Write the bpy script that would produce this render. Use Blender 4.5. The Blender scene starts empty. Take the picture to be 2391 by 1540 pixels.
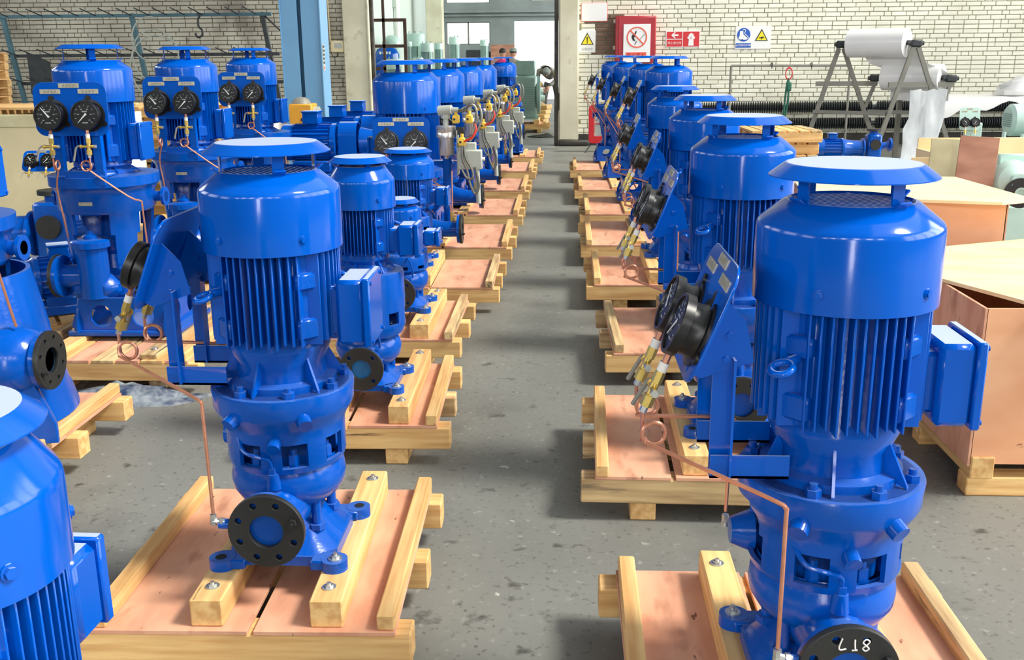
import bpy, math, random
from mathutils import Vector, Matrix, Euler
random.seed(7)
PI = math.pi
SC = bpy.context.scene
C = SC.collection

# ------------------------------------------------------------------ camera
FPX = 2350.0; CAM_H = 1.6
TILT = math.radians(15.3); YAW = math.radians(3.0); ROLL = math.radians(0.5)
fw = Vector((-math.sin(YAW)*math.cos(TILT), math.cos(YAW)*math.cos(TILT), -math.sin(TILT)))
rt = Vector((math.cos(YAW), math.sin(YAW), 0)); up = rt.cross(fw)
rt2 = math.cos(ROLL)*rt - math.sin(ROLL)*up; up2 = math.sin(ROLL)*rt + math.cos(ROLL)*up
cam_d = bpy.data.cameras.new('camera'); cam = bpy.data.objects.new('camera', cam_d); C.objects.link(cam)
cam.matrix_world = Matrix(((rt2.x, up2.x, -fw.x, 0), (rt2.y, up2.y, -fw.y, 0), (rt2.z, up2.z, -fw.z, CAM_H), (0, 0, 0, 1)))
cam_d.sensor_fit = 'HORIZONTAL'; cam_d.sensor_width = 36.0; cam_d.lens = FPX/2391*36.0
cam_d.clip_start = 0.05; cam_d.clip_end = 300
SC.camera = cam

# ------------------------------------------------------------------ world, light, exposure
w = bpy.data.worlds.new('sky'); SC.world = w; w.use_nodes = True
bg = w.node_tree.nodes['Background']; bg.inputs[0].default_value = (0.93, 0.97, 1.0, 1); bg.inputs[1].default_value = 3.0
SC.view_settings.view_transform = 'Standard'; SC.view_settings.look = 'None'
SC.view_settings.gamma = 1.0; SC.view_settings.use_curve_mapping = False
SC.view_settings.exposure = -0.95

def area_light(name, loc, rot, sx, sy, energy, color=(1, 1, 1)):
    l = bpy.data.lights.new(name, 'AREA'); l.shape = 'RECTANGLE'; l.size = sx; l.size_y = sy
    l.energy = energy; l.color = color
    o = bpy.data.objects.new(name, l); C.objects.link(o); o.location = loc; o.rotation_euler = rot
    return o
# daylight coming in through the side windows (right wall, left wall, wall behind the camera)
RW, LW, BW, CEIL = 16.0, -12.0, -9.0, 11.0
RWY = (-6.6, -1.6, 3.4, 8.4, 13.4)
for y in RWY:
    area_light('daylight_right_window', (RW-0.14, y, 6.3), (0, PI/2, 0), 8.0, 4.3, 1150, (1.0, 0.985, 0.95))
sun_d = bpy.data.lights.new('sun', 'SUN'); sun_d.energy = 9.0; sun_d.angle = math.radians(12); sun_d.color = (1.0, 0.96, 0.88)
sun = bpy.data.objects.new('sun', sun_d); C.objects.link(sun)
sun.rotation_euler = Vector((-math.cos(math.radians(50))*math.cos(math.radians(10)), math.cos(math.radians(50))*math.sin(math.radians(10)), -math.sin(math.radians(50)))).to_track_quat('-Z', 'Y').to_euler()
for y in (-4.0, 2.0, 8.0, 14.0):
    area_light('daylight_left_window', (LW+0.14, y, 4.6), (0, -PI/2, 0), 3.0, 4.0, 300, (0.95, 0.98, 1.0))
for x in (-9.5, -6.5, -3.5, -0.5, 2.5, 5.3):
    area_light('daylight_rear_window', (x, BW+0.14, 5.6), (PI/2, 0, 0), 1.1, 1.6, 220, (1, 1, 1))
area_light('daylight_rear_gate', (-1.2, BW+0.14, 2.0), (PI/2, 0, 0), 0.9, 3.9, 420, (1, 1, 1))
area_light('far_hall_fill', (5.7, 27.0, 4.5), (0, PI/2, 0), 4.0, 14.0, 3600, (0.97, 1.0, 1.0))  # unseen fill light added to brighten the far hall; no window there

# ------------------------------------------------------------------ materials
def rgb(r, g, b):
    f = lambda c: (c/255/12.92) if c <= 10.31 else ((c/255+0.055)/1.055)**2.4
    return (f(r), f(g), f(b), 1)
MATS = {}
def mat(name, col, rough=0.5, metal=0.0, var=0.0, scale=8.0, stretch=(1, 1, 1), bump=0.0, bscale=60.0, coat=0.0,
        objvar=0.0, dark=None, alpha=None, emit=None, trans=0.0, spots=None, world=False, dust=None, detail=4.0, spec=None):
    m = bpy.data.materials.new(name); m.use_nodes = True; nt = m.node_tree; N = nt.nodes; L = nt.links
    b = N['Principled BSDF']; b.inputs['Roughness'].default_value = rough; b.inputs['Metallic'].default_value = metal
    b.inputs['Base Color'].default_value = col
    if coat: b.inputs['Coat Weight'].default_value = coat; b.inputs['Coat Roughness'].default_value = 0.08
    if spec is not None: b.inputs['Specular IOR Level'].default_value = spec
    if alpha is not None: b.inputs['Alpha'].default_value = alpha
    if trans: b.inputs['Transmission Weight'].default_value = trans
    if emit: b.inputs['Emission Color'].default_value = emit[0]; b.inputs['Emission Strength'].default_value = emit[1]
    out = None
    def texco():
        t = N.new('ShaderNodeTexCoord'); mp = N.new('ShaderNodeMapping'); mp.inputs['Scale'].default_value = stretch
        if world:
            g = N.new('ShaderNodeNewGeometry'); L.new(g.outputs['Position'], mp.inputs[0])
        else:
            oi = N.new('ShaderNodeObjectInfo'); ad = N.new('ShaderNodeVectorMath'); ad.operation = 'ADD'
            ml = N.new('ShaderNodeMath'); ml.operation = 'MULTIPLY'; ml.inputs[1].default_value = 37.0
            L.new(oi.outputs['Random'], ml.inputs[0]); L.new(ml.outputs[0], ad.inputs[1]); L.new(t.outputs['Object'], ad.inputs[0])
            L.new(ad.outputs[0], mp.inputs[0])
        return mp
    cur = None
    if var or objvar or dark or spots or dust:
        mp = texco()
        nz = N.new('ShaderNodeTexNoise'); nz.inputs['Scale'].default_value = scale; nz.inputs['Detail'].default_value = detail
        L.new(mp.outputs[0], nz.inputs['Vector'])
        d = dark if dark else tuple(c*(1-var) for c in col[:3])+(1,)
        ramp = N.new('ShaderNodeValToRGB'); ramp.color_ramp.elements[0].position = 0.35; ramp.color_ramp.elements[1].position = 0.62
        ramp.color_ramp.elements[0].color = d; ramp.color_ramp.elements[1].color = col
        L.new(nz.outputs['Fac'], ramp.inputs[0]); cur = ramp.outputs[0]
        if spots:
            for (scol, sscale, lo, hi) in spots:
                n2 = N.new('ShaderNodeTexNoise'); n2.inputs['Scale'].default_value = sscale; n2.inputs['Detail'].default_value = 5
                mp2 = N.new('ShaderNodeMapping'); mp2.inputs['Location'].default_value = (sscale*3.1, 1.7, 0.3)
                L.new(mp.outputs[0], mp2.inputs[0]); L.new(mp2.outputs[0], n2.inputs['Vector'])
                r2 = N.new('ShaderNodeMapRange'); r2.inputs[1].default_value = lo; r2.inputs[2].default_value = hi; r2.clamp = True
                L.new(n2.outputs['Fac'], r2.inputs[0])
                mx = N.new('ShaderNodeMix'); mx.data_type = 'RGBA'; L.new(r2.outputs[0], mx.inputs[0])
                L.new(cur, mx.inputs[6]); mx.inputs[7].default_value = scol; cur = mx.outputs[2]
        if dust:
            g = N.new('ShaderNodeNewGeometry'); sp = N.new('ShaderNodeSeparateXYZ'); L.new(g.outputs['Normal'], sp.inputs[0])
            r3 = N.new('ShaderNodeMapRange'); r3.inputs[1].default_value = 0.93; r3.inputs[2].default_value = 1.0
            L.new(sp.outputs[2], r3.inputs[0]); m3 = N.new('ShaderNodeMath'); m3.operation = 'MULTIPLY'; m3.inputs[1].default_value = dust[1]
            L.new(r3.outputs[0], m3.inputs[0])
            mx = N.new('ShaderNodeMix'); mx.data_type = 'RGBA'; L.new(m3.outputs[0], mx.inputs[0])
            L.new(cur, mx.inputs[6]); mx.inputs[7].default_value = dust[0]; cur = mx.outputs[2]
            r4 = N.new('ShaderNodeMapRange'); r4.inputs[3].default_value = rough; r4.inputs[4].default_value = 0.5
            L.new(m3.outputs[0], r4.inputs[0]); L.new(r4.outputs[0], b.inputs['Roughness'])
        if objvar:
            oi = N.new('ShaderNodeObjectInfo'); hs = N.new('ShaderNodeHueSaturation')
            r4 = N.new('ShaderNodeMapRange'); r4.inputs[3].default_value = 1-objvar; r4.inputs[4].default_value = 1+objvar*0.6
            L.new(oi.outputs['Random'], r4.inputs[0]); L.new(r4.outputs[0], hs.inputs['Value']); L.new(cur, hs.inputs['Color']); cur = hs.outputs[0]
        L.new(cur, b.inputs['Base Color'])
    if bump:
        mp = texco(); nz = N.new('ShaderNodeTexNoise'); nz.inputs['Scale'].default_value = bscale; nz.inputs['Detail'].default_value = 3
        L.new(mp.outputs[0], nz.inputs['Vector']); bp = N.new('ShaderNodeBump'); bp.inputs['Strength'].default_value = bump
        bp.inputs['Distance'].default_value = 0.004; L.new(nz.outputs['Fac'], bp.inputs['Height']); L.new(bp.outputs[0], b.inputs['Normal'])
    MATS[name] = m
    return m

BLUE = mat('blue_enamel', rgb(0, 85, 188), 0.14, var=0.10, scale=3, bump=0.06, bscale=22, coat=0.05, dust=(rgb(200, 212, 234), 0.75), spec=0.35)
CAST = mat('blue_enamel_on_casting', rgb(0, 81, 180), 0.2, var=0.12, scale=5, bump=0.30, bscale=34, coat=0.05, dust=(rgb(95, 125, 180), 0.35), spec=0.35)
BLACK = mat('black_paint', rgb(38, 40, 40), 0.45, var=0.2, scale=12, bump=0.1, bscale=80)
BLACKG = mat('black_gloss_plastic', rgb(17, 17, 19), 0.34, var=0.1)
BORE = mat('unpainted_bore_blue', rgb(20, 105, 165), 0.5, var=0.3, scale=20)
DARK = mat('dark_void', rgb(14, 18, 26), 0.8)
BRASS = mat('brass', rgb(226, 196, 108), 0.32, 0.75, var=0.15, scale=40)
COPPER = mat('copper', rgb(226, 158, 128), 0.3, 0.7, var=0.15, scale=30)
STEEL = mat('zinc_plated_steel', rgb(208, 210, 206), 0.3, 0.8, var=0.2, scale=40)
TAPE = mat('white_thread_tape', rgb(232, 230, 222), 0.6)
PLATE = mat('engraved_aluminium_plate', rgb(190, 186, 165), 0.42, 0.6, var=0.25, scale=60)
INK = mat('engraving_ink', rgb(146, 142, 124), 0.6)
DIAL = mat('gauge_dial_black', rgb(16, 18, 19), 0.35)
TICK = mat('gauge_dial_grey_print', rgb(150, 154, 152), 0.5)
MARK = mat('gauge_dial_white', rgb(225, 228, 225), 0.4)
CHALK = mat('white_chalk', rgb(228, 228, 222), 0.9)
PINE = mat('pine_timber', rgb(234, 194, 130), 0.7, scale=7, stretch=(0.35, 5, 5), dark=rgb(206, 156, 96), objvar=0.16, bump=0.12, bscale=18,
           spots=[(rgb(120, 88, 58), 9, 0.70, 0.76)])
PINEOLD = mat('weathered_timber', rgb(218, 188, 136), 0.75, scale=6, stretch=(0.4, 5, 5), dark=rgb(164, 132, 92), objvar=0.15, bump=0.15, bscale=18,
              spots=[(rgb(84, 76, 66), 6, 0.60, 0.7)])
PLY = mat('pink_plywood', rgb(226, 172, 140), 0.6, scale=3.5, stretch=(1, 2.5, 1), dark=rgb(208, 146, 116), objvar=0.07,
          spots=[(rgb(128, 84, 66), 16, 0.70, 0.74), (rgb(186, 132, 104), 5, 0.58, 0.7)])
PLYTOP = mat('pale_plywood', rgb(244, 222, 178), 0.6, scale=3, stretch=(1, 3, 1), dark=rgb(234, 206, 156), objvar=0.05)  # near white: the overexposed look of the crate tops is in this tone
PLYLIT = mat('lit_orange_plywood', rgb(242, 184, 142), 0.6, scale=2.5, stretch=(1, 1, 2.5), dark=rgb(232, 166, 122), objvar=0.05,
            spots=[(rgb(150, 92, 60), 10, 0.71, 0.75)])  # lit plywood face; its brightness is put into the colour
PLYGREY = mat('grey_plywood', rgb(205, 198, 160), 0.7, scale=5, dark=rgb(182, 172, 134))
PLYRED = mat('reddish_plywood', rgb(186, 136, 112), 0.65, scale=4, stretch=(1, 1, 3), dark=rgb(160, 110, 88))
CREAM = mat('cream_board', rgb(226, 212, 170), 0.7, var=0.12, scale=3)
FLOOR = mat('worn_concrete', rgb(126, 127, 121), 0.5, scale=0.7, dark=rgb(110, 111, 106), world=True, bump=0.25, bscale=22, detail=9,
            spots=[(rgb(92, 93, 90), 1.6, 0.54, 0.74), (rgb(76, 76, 72), 11.0, 0.64, 0.74), (rgb(84, 122, 148), 0.8, 0.70, 0.80),
                   (rgb(166, 154, 110), 1.7, 0.73, 0.80), (rgb(178, 178, 170), 14.0, 0.71, 0.76), (rgb(88, 88, 84), 46.0, 0.60, 0.72), (rgb(150, 150, 144), 30.0, 0.62, 0.75)])
BRICK = mat('cream_painted_brick', rgb(248, 247, 230), 0.8, scale=1.4, dark=rgb(236, 234, 214), world=True, objvar=0.05, bump=0.4, bscale=30, detail=6,
            spots=[(rgb(170, 150, 128), 2.2, 0.70, 0.75), (rgb(150, 146, 132), 3.3, 0.71, 0.80)])  # right wall brick, raised in tone to hold its overexposed look
BRICKL = mat('darker_painted_brick', rgb(208, 204, 186), 0.8, scale=1.2, dark=rgb(176, 170, 154), world=True, objvar=0.06, bump=0.4, bscale=30, detail=6,
             spots=[(rgb(140, 132, 120), 1.2, 0.55, 0.72), (rgb(124, 112, 100), 4, 0.68, 0.78)])  # darker tone of the painted brick, for the left wall
BRICKBARE = mat('bare_brown_brick', rgb(128, 104, 88), 0.85, var=0.2, scale=9, objvar=0.1)
MORTAR = mat('grey_mortar', rgb(128, 124, 108), 0.9, var=0.25, scale=3, world=True)
MORTARR = mat('pale_overexposed_mortar', rgb(186, 182, 158), 0.9, var=0.2, scale=3, world=True)  # right wall mortar; overexposure is put into its pale colour
UNSEENGREY = mat('dark_grey_unseen_walls', rgb(104, 106, 102), 0.85, var=0.2, scale=0.8, world=True)  # unseen walls and ceiling, darkened to cut pale reflections and deepen shadows
PLASTER = mat('cream_plaster', rgb(224, 220, 194), 0.8, scale=1.6, dark=rgb(204, 198, 172), world=True, bump=0.2, bscale=12,
              spots=[(rgb(176, 168, 146), 3.4, 0.64, 0.76)])
DKPLINTH = mat('dark_plinth', rgb(66, 64, 58), 0.9, var=0.3, scale=6)  # dark mottled tone for the pier foot and baseboard
PALEWALL = mat('pale_green_white_wall', rgb(206, 216, 206), 0.8, var=0.06, scale=1.0, world=True)
FARWALL = mat('grey_blue_far_wall', rgb(146, 154, 153), 0.85, var=0.2, scale=1.5, world=True)  # wall colour lightened to stand in for haze
RUST = mat('rusty_brown_steel', rgb(84, 64, 56), 0.7, var=0.3, scale=12)
RUSTD = mat('dark_rusty_edge', rgb(74, 68, 60), 0.75, var=0.4, scale=5, dark=rgb(40, 36, 32))
SKYBLUE = mat('sky_blue_painted_steel', rgb(112, 164, 204), 0.45, var=0.08, scale=2)
SLATE = mat('teal_slot_steel', rgb(34, 88, 122), 0.6)
TEAL = mat('teal_rack_paint', rgb(72, 112, 124), 0.55, var=0.25, scale=6)
DKSTEEL = mat('dark_steel', rgb(52, 58, 60), 0.55, var=0.3, scale=10)
GREYST = mat('grey_painted_steel', rgb(140, 138, 128), 0.5, var=0.15, scale=5)
MINT = mat('pale_green_machine_paint', rgb(194, 224, 214), 0.35, var=0.1, scale=4, coat=0.2)  # paint tone paled further for the haze over the far hall motors
MINTD = mat('grey_green_machine_paint', rgb(132, 162, 156), 0.4, var=0.15, scale=4)  # also paled for far hall haze
FILM = mat('white_plastic_film', rgb(244, 244, 242), 0.3, var=0.04, scale=4, coat=0.3)
SHEET = mat('translucent_plastic_sheet', rgb(225, 230, 232), 0.25, var=0.12, scale=5, stretch=(3, 3, 0.6), alpha=0.72, coat=0.3)
YELLOW = mat('machine_yellow', rgb(236, 168, 48), 0.45, var=0.1, scale=5)
YCON = mat('yellow_connector', rgb(240, 200, 70), 0.4, var=0.1)
REDW = mat('red_cable', rgb(222, 52, 40), 0.4)
CONDUIT = mat('braided_steel_conduit', rgb(150, 150, 140), 0.4, 0.85, var=0.3, scale=90)
GBOX = mat('light_grey_box_paint', rgb(176, 182, 172), 0.45, var=0.06)
SSTEEL = mat('polished_stainless', rgb(222, 220, 214), 0.24, 0.75, var=0.1)
WHITE = mat('white_sign_face', rgb(244, 244, 242), 0.5)
SIGNRED = mat('sign_red', rgb(214, 50, 56), 0.5)
SIGNPINK = mat('sign_salmon', rgb(232, 104, 84), 0.5)
CABRED = mat('cabinet_crimson', rgb(176, 44, 56), 0.4, var=0.1)
EXTRED = mat('glossy_signal_red', rgb(206, 30, 40), 0.35, var=0.1)
SIGNBLUE = mat('sign_blue', rgb(36, 92, 190), 0.5)
SIGNYEL = mat('sign_yellow', rgb(246, 228, 40), 0.5)
SIGNBLK = mat('sign_black', rgb(36, 36, 34), 0.5)
SIGNGREY = mat('sign_faint_print', rgb(176, 178, 178), 0.5)
GLASSP = mat('pale_glass', rgb(200, 212, 205), 0.1, alpha=0.8)
SKIN = mat('skin', rgb(188, 138, 112), 0.6)
HAIR = mat('dark_hair', rgb(40, 34, 32), 0.7)
CLOTHG = mat('grey_work_jacket', rgb(140, 137, 126), 0.85, var=0.2, scale=14)  # jacket grey raised to carry the haze of the far hall
CLOTHD = mat('dark_trousers', rgb(96, 93, 90), 0.85, var=0.2, scale=14)  # trousers lightened for the same haze
CLOTHP = mat('magenta_shirt', rgb(214, 52, 130), 0.8, var=0.1, scale=14)
CAPG = mat('grey_cap', rgb(128, 134, 128), 0.8)
SHOE = mat('black_shoe', rgb(34, 32, 30), 0.7)
RAG = mat('dark_rag', rgb(60, 60, 54), 0.95, var=0.3, scale=20)
TARP = mat('crumpled_plastic', rgb(150, 158, 164), 0.4, var=0.35, scale=14, dark=rgb(40, 60, 90))
GREENSL = mat('green_webbing', rgb(46, 104, 84), 0.8)

# ------------------------------------------------------------------ mesh builder
class MB:
    def __init__(s): s.v = []; s.f = []
    def add(s, vs, fs, M=None):
        o = len(s.v)
        s.v += [tuple(M @ Vector(p)) for p in vs] if M else [tuple(p) for p in vs]
        s.f += [tuple(i+o for i in f) for f in fs]; return s
    def box(s, c, d, b=0.0, M=None):
        x, y, z = d[0]/2, d[1]/2, d[2]/2
        if b <= 0:
            vs = [(c[0]+i*x, c[1]+j*y, c[2]+k*z) for i in (-1, 1) for j in (-1, 1) for k in (-1, 1)]
            fs = [(0, 1, 3, 2), (4, 6, 7, 5), (0, 4, 5, 1), (2, 3, 7, 6), (0, 2, 6, 4), (1, 5, 7, 3)]
            return s.add(vs, fs, M)
        b = min(b, x*0.95, y*0.95, z*0.95); vs = []; idx = {}
        for i in (-1, 1):
            for j in (-1, 1):
                for k in (-1, 1):
                    for a in range(3):
                        p = [i*(x-b), j*(y-b), k*(z-b)]; p[a] += (i, j, k)[a]*b
                        idx[(i, j, k, a)] = len(vs); vs.append((c[0]+p[0], c[1]+p[1], c[2]+p[2]))
        fs = []
        for a in range(3):
            u, w_ = (a+1) % 3, (a+2) % 3
            for sg in (-1, 1):
                q = []
                for (p, r) in ((-1, -1), (1, -1), (1, 1), (-1, 1)):
                    k = [0, 0, 0]; k[a] = sg; k[u] = p; k[w_] = r; q.append(idx[(*k, a)])
                fs.append(tuple(q) if sg > 0 else tuple(reversed(q)))
        for a in range(3):
            u, w_ = (a+1) % 3, (a+2) % 3
            for p in (-1, 1):
                for r in (-1, 1):
                    k1 = [0, 0, 0]; k2 = [0, 0, 0]; k1[a] = -1; k2[a] = 1
                    for k in (k1, k2): k[u] = p; k[w_] = r
                    q = [idx[(*k1, u)], idx[(*k2, u)], idx[(*k2, w_)], idx[(*k1, w_)]]
                    fs.append(tuple(q) if p*r < 0 else tuple(reversed(q)))
        for i in (-1, 1):
            for j in (-1, 1):
                for k in (-1, 1):
                    q = [idx[(i, j, k, a)] for a in range(3)]
                    fs.append(tuple(q) if i*j*k > 0 else tuple(reversed(q)))
        return s.add(vs, fs, M)
    def cyl(s, p0, p1, r0, r1=None, n=16, caps=True, M=None, ph=0.0):
        r1 = r0 if r1 is None else r1
        p0, p1 = Vector(p0), Vector(p1); d = (p1-p0).normalized()
        a = d.orthogonal().normalized()
        if abs(d.z) > 0.99: a = Vector((1, 0, 0))
        b = d.cross(a)
        vs = []
        for p, r in ((p0, r0), (p1, r1)):
            for i in range(n):
                t = 2*PI*i/n+ph; vs.append(p + r*(math.cos(t)*a+math.sin(t)*b))
        fs = [(i, (i+1) % n, n+(i+1) % n, n+i) for i in range(n)]
        if caps: fs += [tuple(reversed(range(n))), tuple(range(n, 2*n))]
        return s.add(vs, fs, M)
    def lathe(s, prof, n=32, M=None, cap0=False, cap1=False):
        vs = []; k = len(prof)
        for (r, z) in prof:
            for i in range(n):
                t = 2*PI*i/n; vs.append((r*math.cos(t), r*math.sin(t), z))
        fs = [(j*n+i, j*n+(i+1) % n, (j+1)*n+(i+1) % n, (j+1)*n+i) for j in range(k-1) for i in range(n)]
        if cap0: fs.append(tuple(reversed(range(n))))
        if cap1: fs.append(tuple(range((k-1)*n, k*n)))
        return s.add(vs, fs, M)
    def shell(s, prof, t, n, skip, M=None):
        k = len(prof); vs = []
        for rr in (0, t):
            for (r, z) in prof:
                for i in range(n):
                    a = 2*PI*i/n; vs.append(((r-rr)*math.cos(a), (r-rr)*math.sin(a), z))
        o = k*n; fs = []
        for j in range(k-1):
            for i in range(n):
                if skip(j, 360.0*(i+0.5)/n): continue
                q = (j*n+i, j*n+(i+1) % n, (j+1)*n+(i+1) % n, (j+1)*n+i); fs.append(q)
        es = {}
        for q in fs:
            for a in range(4): es[(q[a], q[(a+1) % 4])] = 1
        inner = [tuple(o+x for x in reversed(q)) for q in fs]
        side = [(b, a, a+o, b+o) for (a, b) in es if (b, a) not in es]
        return s.add(vs, fs+inner+side, M)
    def tube(s, path, r, n=8, M=None):
        P = [Vector(p) for p in path]; vs = []; up_ = None; m = len(P)
        for i, p in enumerate(P):
            d = (P[min(i+1, m-1)]-P[max(i-1, 0)]).normalized()
            if up_ is None: up_ = d.orthogonal().normalized()
            up_ = (up_ - d*up_.dot(d))
            up_ = up_.normalized() if up_.length > 1e-6 else d.orthogonal().normalized()
            b = d.cross(up_); rr = r[i] if isinstance(r, (list, tuple)) else r
            for k in range(n):
                t = 2*PI*k/n; vs.append(p+rr*(math.cos(t)*up_+math.sin(t)*b))
        fs = [(j*n+i, j*n+(i+1) % n, (j+1)*n+(i+1) % n, (j+1)*n+i) for j in range(m-1) for i in range(n)]
        fs += [tuple(reversed(range(n))), tuple(range((m-1)*n, m*n))]
        return s.add(vs, fs, M)
    def torus(s, c, R, r, M=None, axis='z', n=24, k=10):
        vs = []
        for i in range(n):
            a = 2*PI*i/n
            for j in range(k):
                b = 2*PI*j/k; x = (R+r*math.cos(b)); p = (x*math.cos(a), x*math.sin(a), r*math.sin(b))
                if axis == 'y': p = (p[0], -p[2], p[1])
                if axis == 'x': p = (p[2], p[0], p[1])
                vs.append((p[0]+c[0], p[1]+c[1], p[2]+c[2]))
        fs = [(i*k+j, ((i+1) % n)*k+j, ((i+1) % n)*k+(j+1) % k, i*k+(j+1) % k) for i in range(n) for j in range(k)]
        return s.add(vs, fs, M)
    def prism(s, poly, z0, z1, M=None):
        n = len(poly); vs = [(x, y, z0) for x, y in poly]+[(x, y, z1) for x, y in poly]
        fs = [tuple(reversed(range(n))), tuple(range(n, 2*n))]+[(i, (i+1) % n, n+(i+1) % n, n+i) for i in range(n)]
        return s.add(vs, fs, M)
    def mesh(s, name, ang=38):
        m = bpy.data.meshes.new(name); m.from_pydata(s.v, [], s.f); m.update()
        smooth(m, ang); return m
def smooth(m, ang=38):
    m.polygons.foreach_set('use_smooth', [True]*len(m.polygons))
    m.set_sharp_from_angle(angle=math.radians(ang))
def fillet(pts, r, k=5):
    P = [Vector(p) for p in pts]; out = [P[0]]
    for i in range(1, len(P)-1):
        a, b, c = P[i-1], P[i], P[i+1]; u = (a-b); v = (c-b)
        q = min(r, u.length*0.45, v.length*0.45); s0 = b+u.normalized()*q; s1 = b+v.normalized()*q
        for j in range(k+1):
            t = j/k; out.append((1-t)**2*s0+2*t*(1-t)*b+t*t*s1)
    out.append(P[-1]); return out
def spline(pts, k=6):
    P = [Vector(p) for p in pts]; P = [2*P[0]-P[1]]+P+[2*P[-1]-P[-2]]; out = []
    for i in range(1, len(P)-2):
        for j in range(k):
            t = j/k; a, b, c, d = P[i-1:i+3]
            out.append(0.5*((2*b)+(c-a)*t+(2*a-5*b+4*c-d)*t*t+(3*b-a-3*c+d)*t**3))
    out.append(P[-2]); return out
def circle(cx, cy, r, n=20): return [(cx+r*math.cos(2*PI*i/n), cy+r*math.sin(2*PI*i/n)) for i in range(n)]
def rrect(w_, h, r, n=5):
    o = []
    for (sx, sy, a0) in ((1, 1, 0), (-1, 1, 90), (-1, -1, 180), (1, -1, 270)):
        for i in range(n+1):
            a = math.radians(a0+90*i/n); o.append((sx*(w_/2-r)+r*math.cos(a), sy*(h/2-r)+r*math.sin(a)))
    return o
def plate2d(loops, th, bevel=0.0, name='plate'):
    cu = bpy.data.curves.new('tmp', 'CURVE'); cu.dimensions = '2D'; cu.fill_mode = 'BOTH'
    cu.extrude = th/2-bevel; cu.bevel_depth = bevel; cu.bevel_resolution = 1
    for lp in loops:
        sp = cu.splines.new('POLY'); sp.points.add(len(lp)-1); sp.use_cyclic_u = True
        for p, (x, y) in zip(sp.points, lp): p.co = (x, y, 0, 1)
    o = bpy.data.objects.new('tmp', cu); C.objects.link(o)
    dg = bpy.context.evaluated_depsgraph_get(); m = bpy.data.meshes.new_from_object(o.evaluated_get(dg)); m.name = name
    bpy.data.objects.remove(o); bpy.data.curves.remove(cu); smooth(m, 40); return m
def text_mesh(txt, size, th=0.002):
    cu = bpy.data.curves.new('tmp', 'FONT'); cu.body = txt; cu.size = size; cu.align_x = 'CENTER'; cu.align_y = 'CENTER'; cu.extrude = th/2
    o = bpy.data.objects.new('tmp', cu); C.objects.link(o)
    dg = bpy.context.evaluated_depsgraph_get(); m = bpy.data.meshes.new_from_object(o.evaluated_get(dg))
    bpy.data.objects.remove(o); bpy.data.curves.remove(cu); return m
def obj(name, me, material, parent=None, loc=(0, 0, 0), rot=(0, 0, 0), label=None, ang=38, kind=None):
    if isinstance(me, MB): me = me.mesh(name, ang)
    if not me.materials: me.materials.append(material)
    o = bpy.data.objects.new(name, me); C.objects.link(o); o.location = loc; o.rotation_euler = rot
    if o.data.materials[0] != material:
        o.material_slots[0].link = 'OBJECT'; o.material_slots[0].material = material
    if parent: o.parent = parent
    if label: o['label'] = label
    if kind: o['kind'] = kind
    return o
def thing(name, label, cat, loc=(0, 0, 0), rz=0.0, group=None):
    o = bpy.data.objects.new(name, None); C.objects.link(o); o.location = loc; o.rotation_euler = (0, 0, rz)
    o.empty_display_size = 0.1
    tag(o, label, cat, group); return o
def tag(o, label, cat, group=None):
    o['label'] = label; o['category'] = cat
    if group: o['group'] = group
    return o
def struct(name, mb, material, ang=38):
    o = obj(name, mb, material, ang=ang); o['kind'] = 'structure'; return o
def copy_tree(o, parent=None):
    c = o.copy(); C.objects.link(c); c.parent = parent
    for ch in list(o.children): copy_tree(ch, c)
    return c
def place(root, label, loc, rz=0.0, group=None):
    r = copy_tree(root); r.location = loc; r.rotation_euler = (0, 0, rz); r['label'] = label
    if group: r['group'] = group
    return r
T = Matrix.Translation
def R(a, ax): return Matrix.Rotation(math.radians(a), 4, ax)

# ================================================================== THE SETTING
WY = 18.6                       # front face of the brick cross wall
OPL, OPR = -3.46, -0.12         # gateway into the far hall
struct('floor', MB().box((2.0, 14.0, -0.05), (30.0, 48.0, 0.1)), FLOOR)
SKX0, SKX1, SKY0, SKY1 = 3.2, 13.0, -9.0, WY-0.4    # long roof light on the right
cm = MB().box(((SKX0-13)/2, 14.0, CEIL+0.1), (SKX0+13, 48.0, 0.2)).box(((SKX1+17)/2, 14.0, CEIL+0.1), (17-SKX1, 48.0, 0.2))
cm.box(((SKX0+SKX1)/2, (SKY1+38)/2, CEIL+0.1), (SKX1-SKX0, 38-SKY1, 0.2)).box(((SKX0+SKX1)/2, -9.5, CEIL+0.1), (SKX1-SKX0, 1.0, 0.2))
struct('ceiling', cm, UNSEENGREY)
gm_ = MB()
for i in range(12): gm_.box(((SKX0+SKX1)/2, SKY0+(SKY1-SKY0)*i/11, CEIL+0.1), (SKX1-SKX0, 0.10, 0.16))
struct('trim_2', gm_, GREYST)['label'] = 'glazing bars of the long roof light'
wl = struct('wall_back_left', MB().box(((LW+OPL-0.5)/2, WY+0.17, CEIL/2), (OPL-0.5-LW, 0.28, CEIL)), MORTAR)
wr = struct('wall_back_right', MB().box(((RW+OPR+0.36)/2, WY+0.17, CEIL/2), (RW-OPR-0.36, 0.28, CEIL)), MORTARR)
struct('wall_back_lintel', MB().box(((OPL+OPR)/2, WY+0.17, (4.2+CEIL)/2), (OPR-OPL+1.0, 0.28, CEIL-4.2)), PLASTER)
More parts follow.
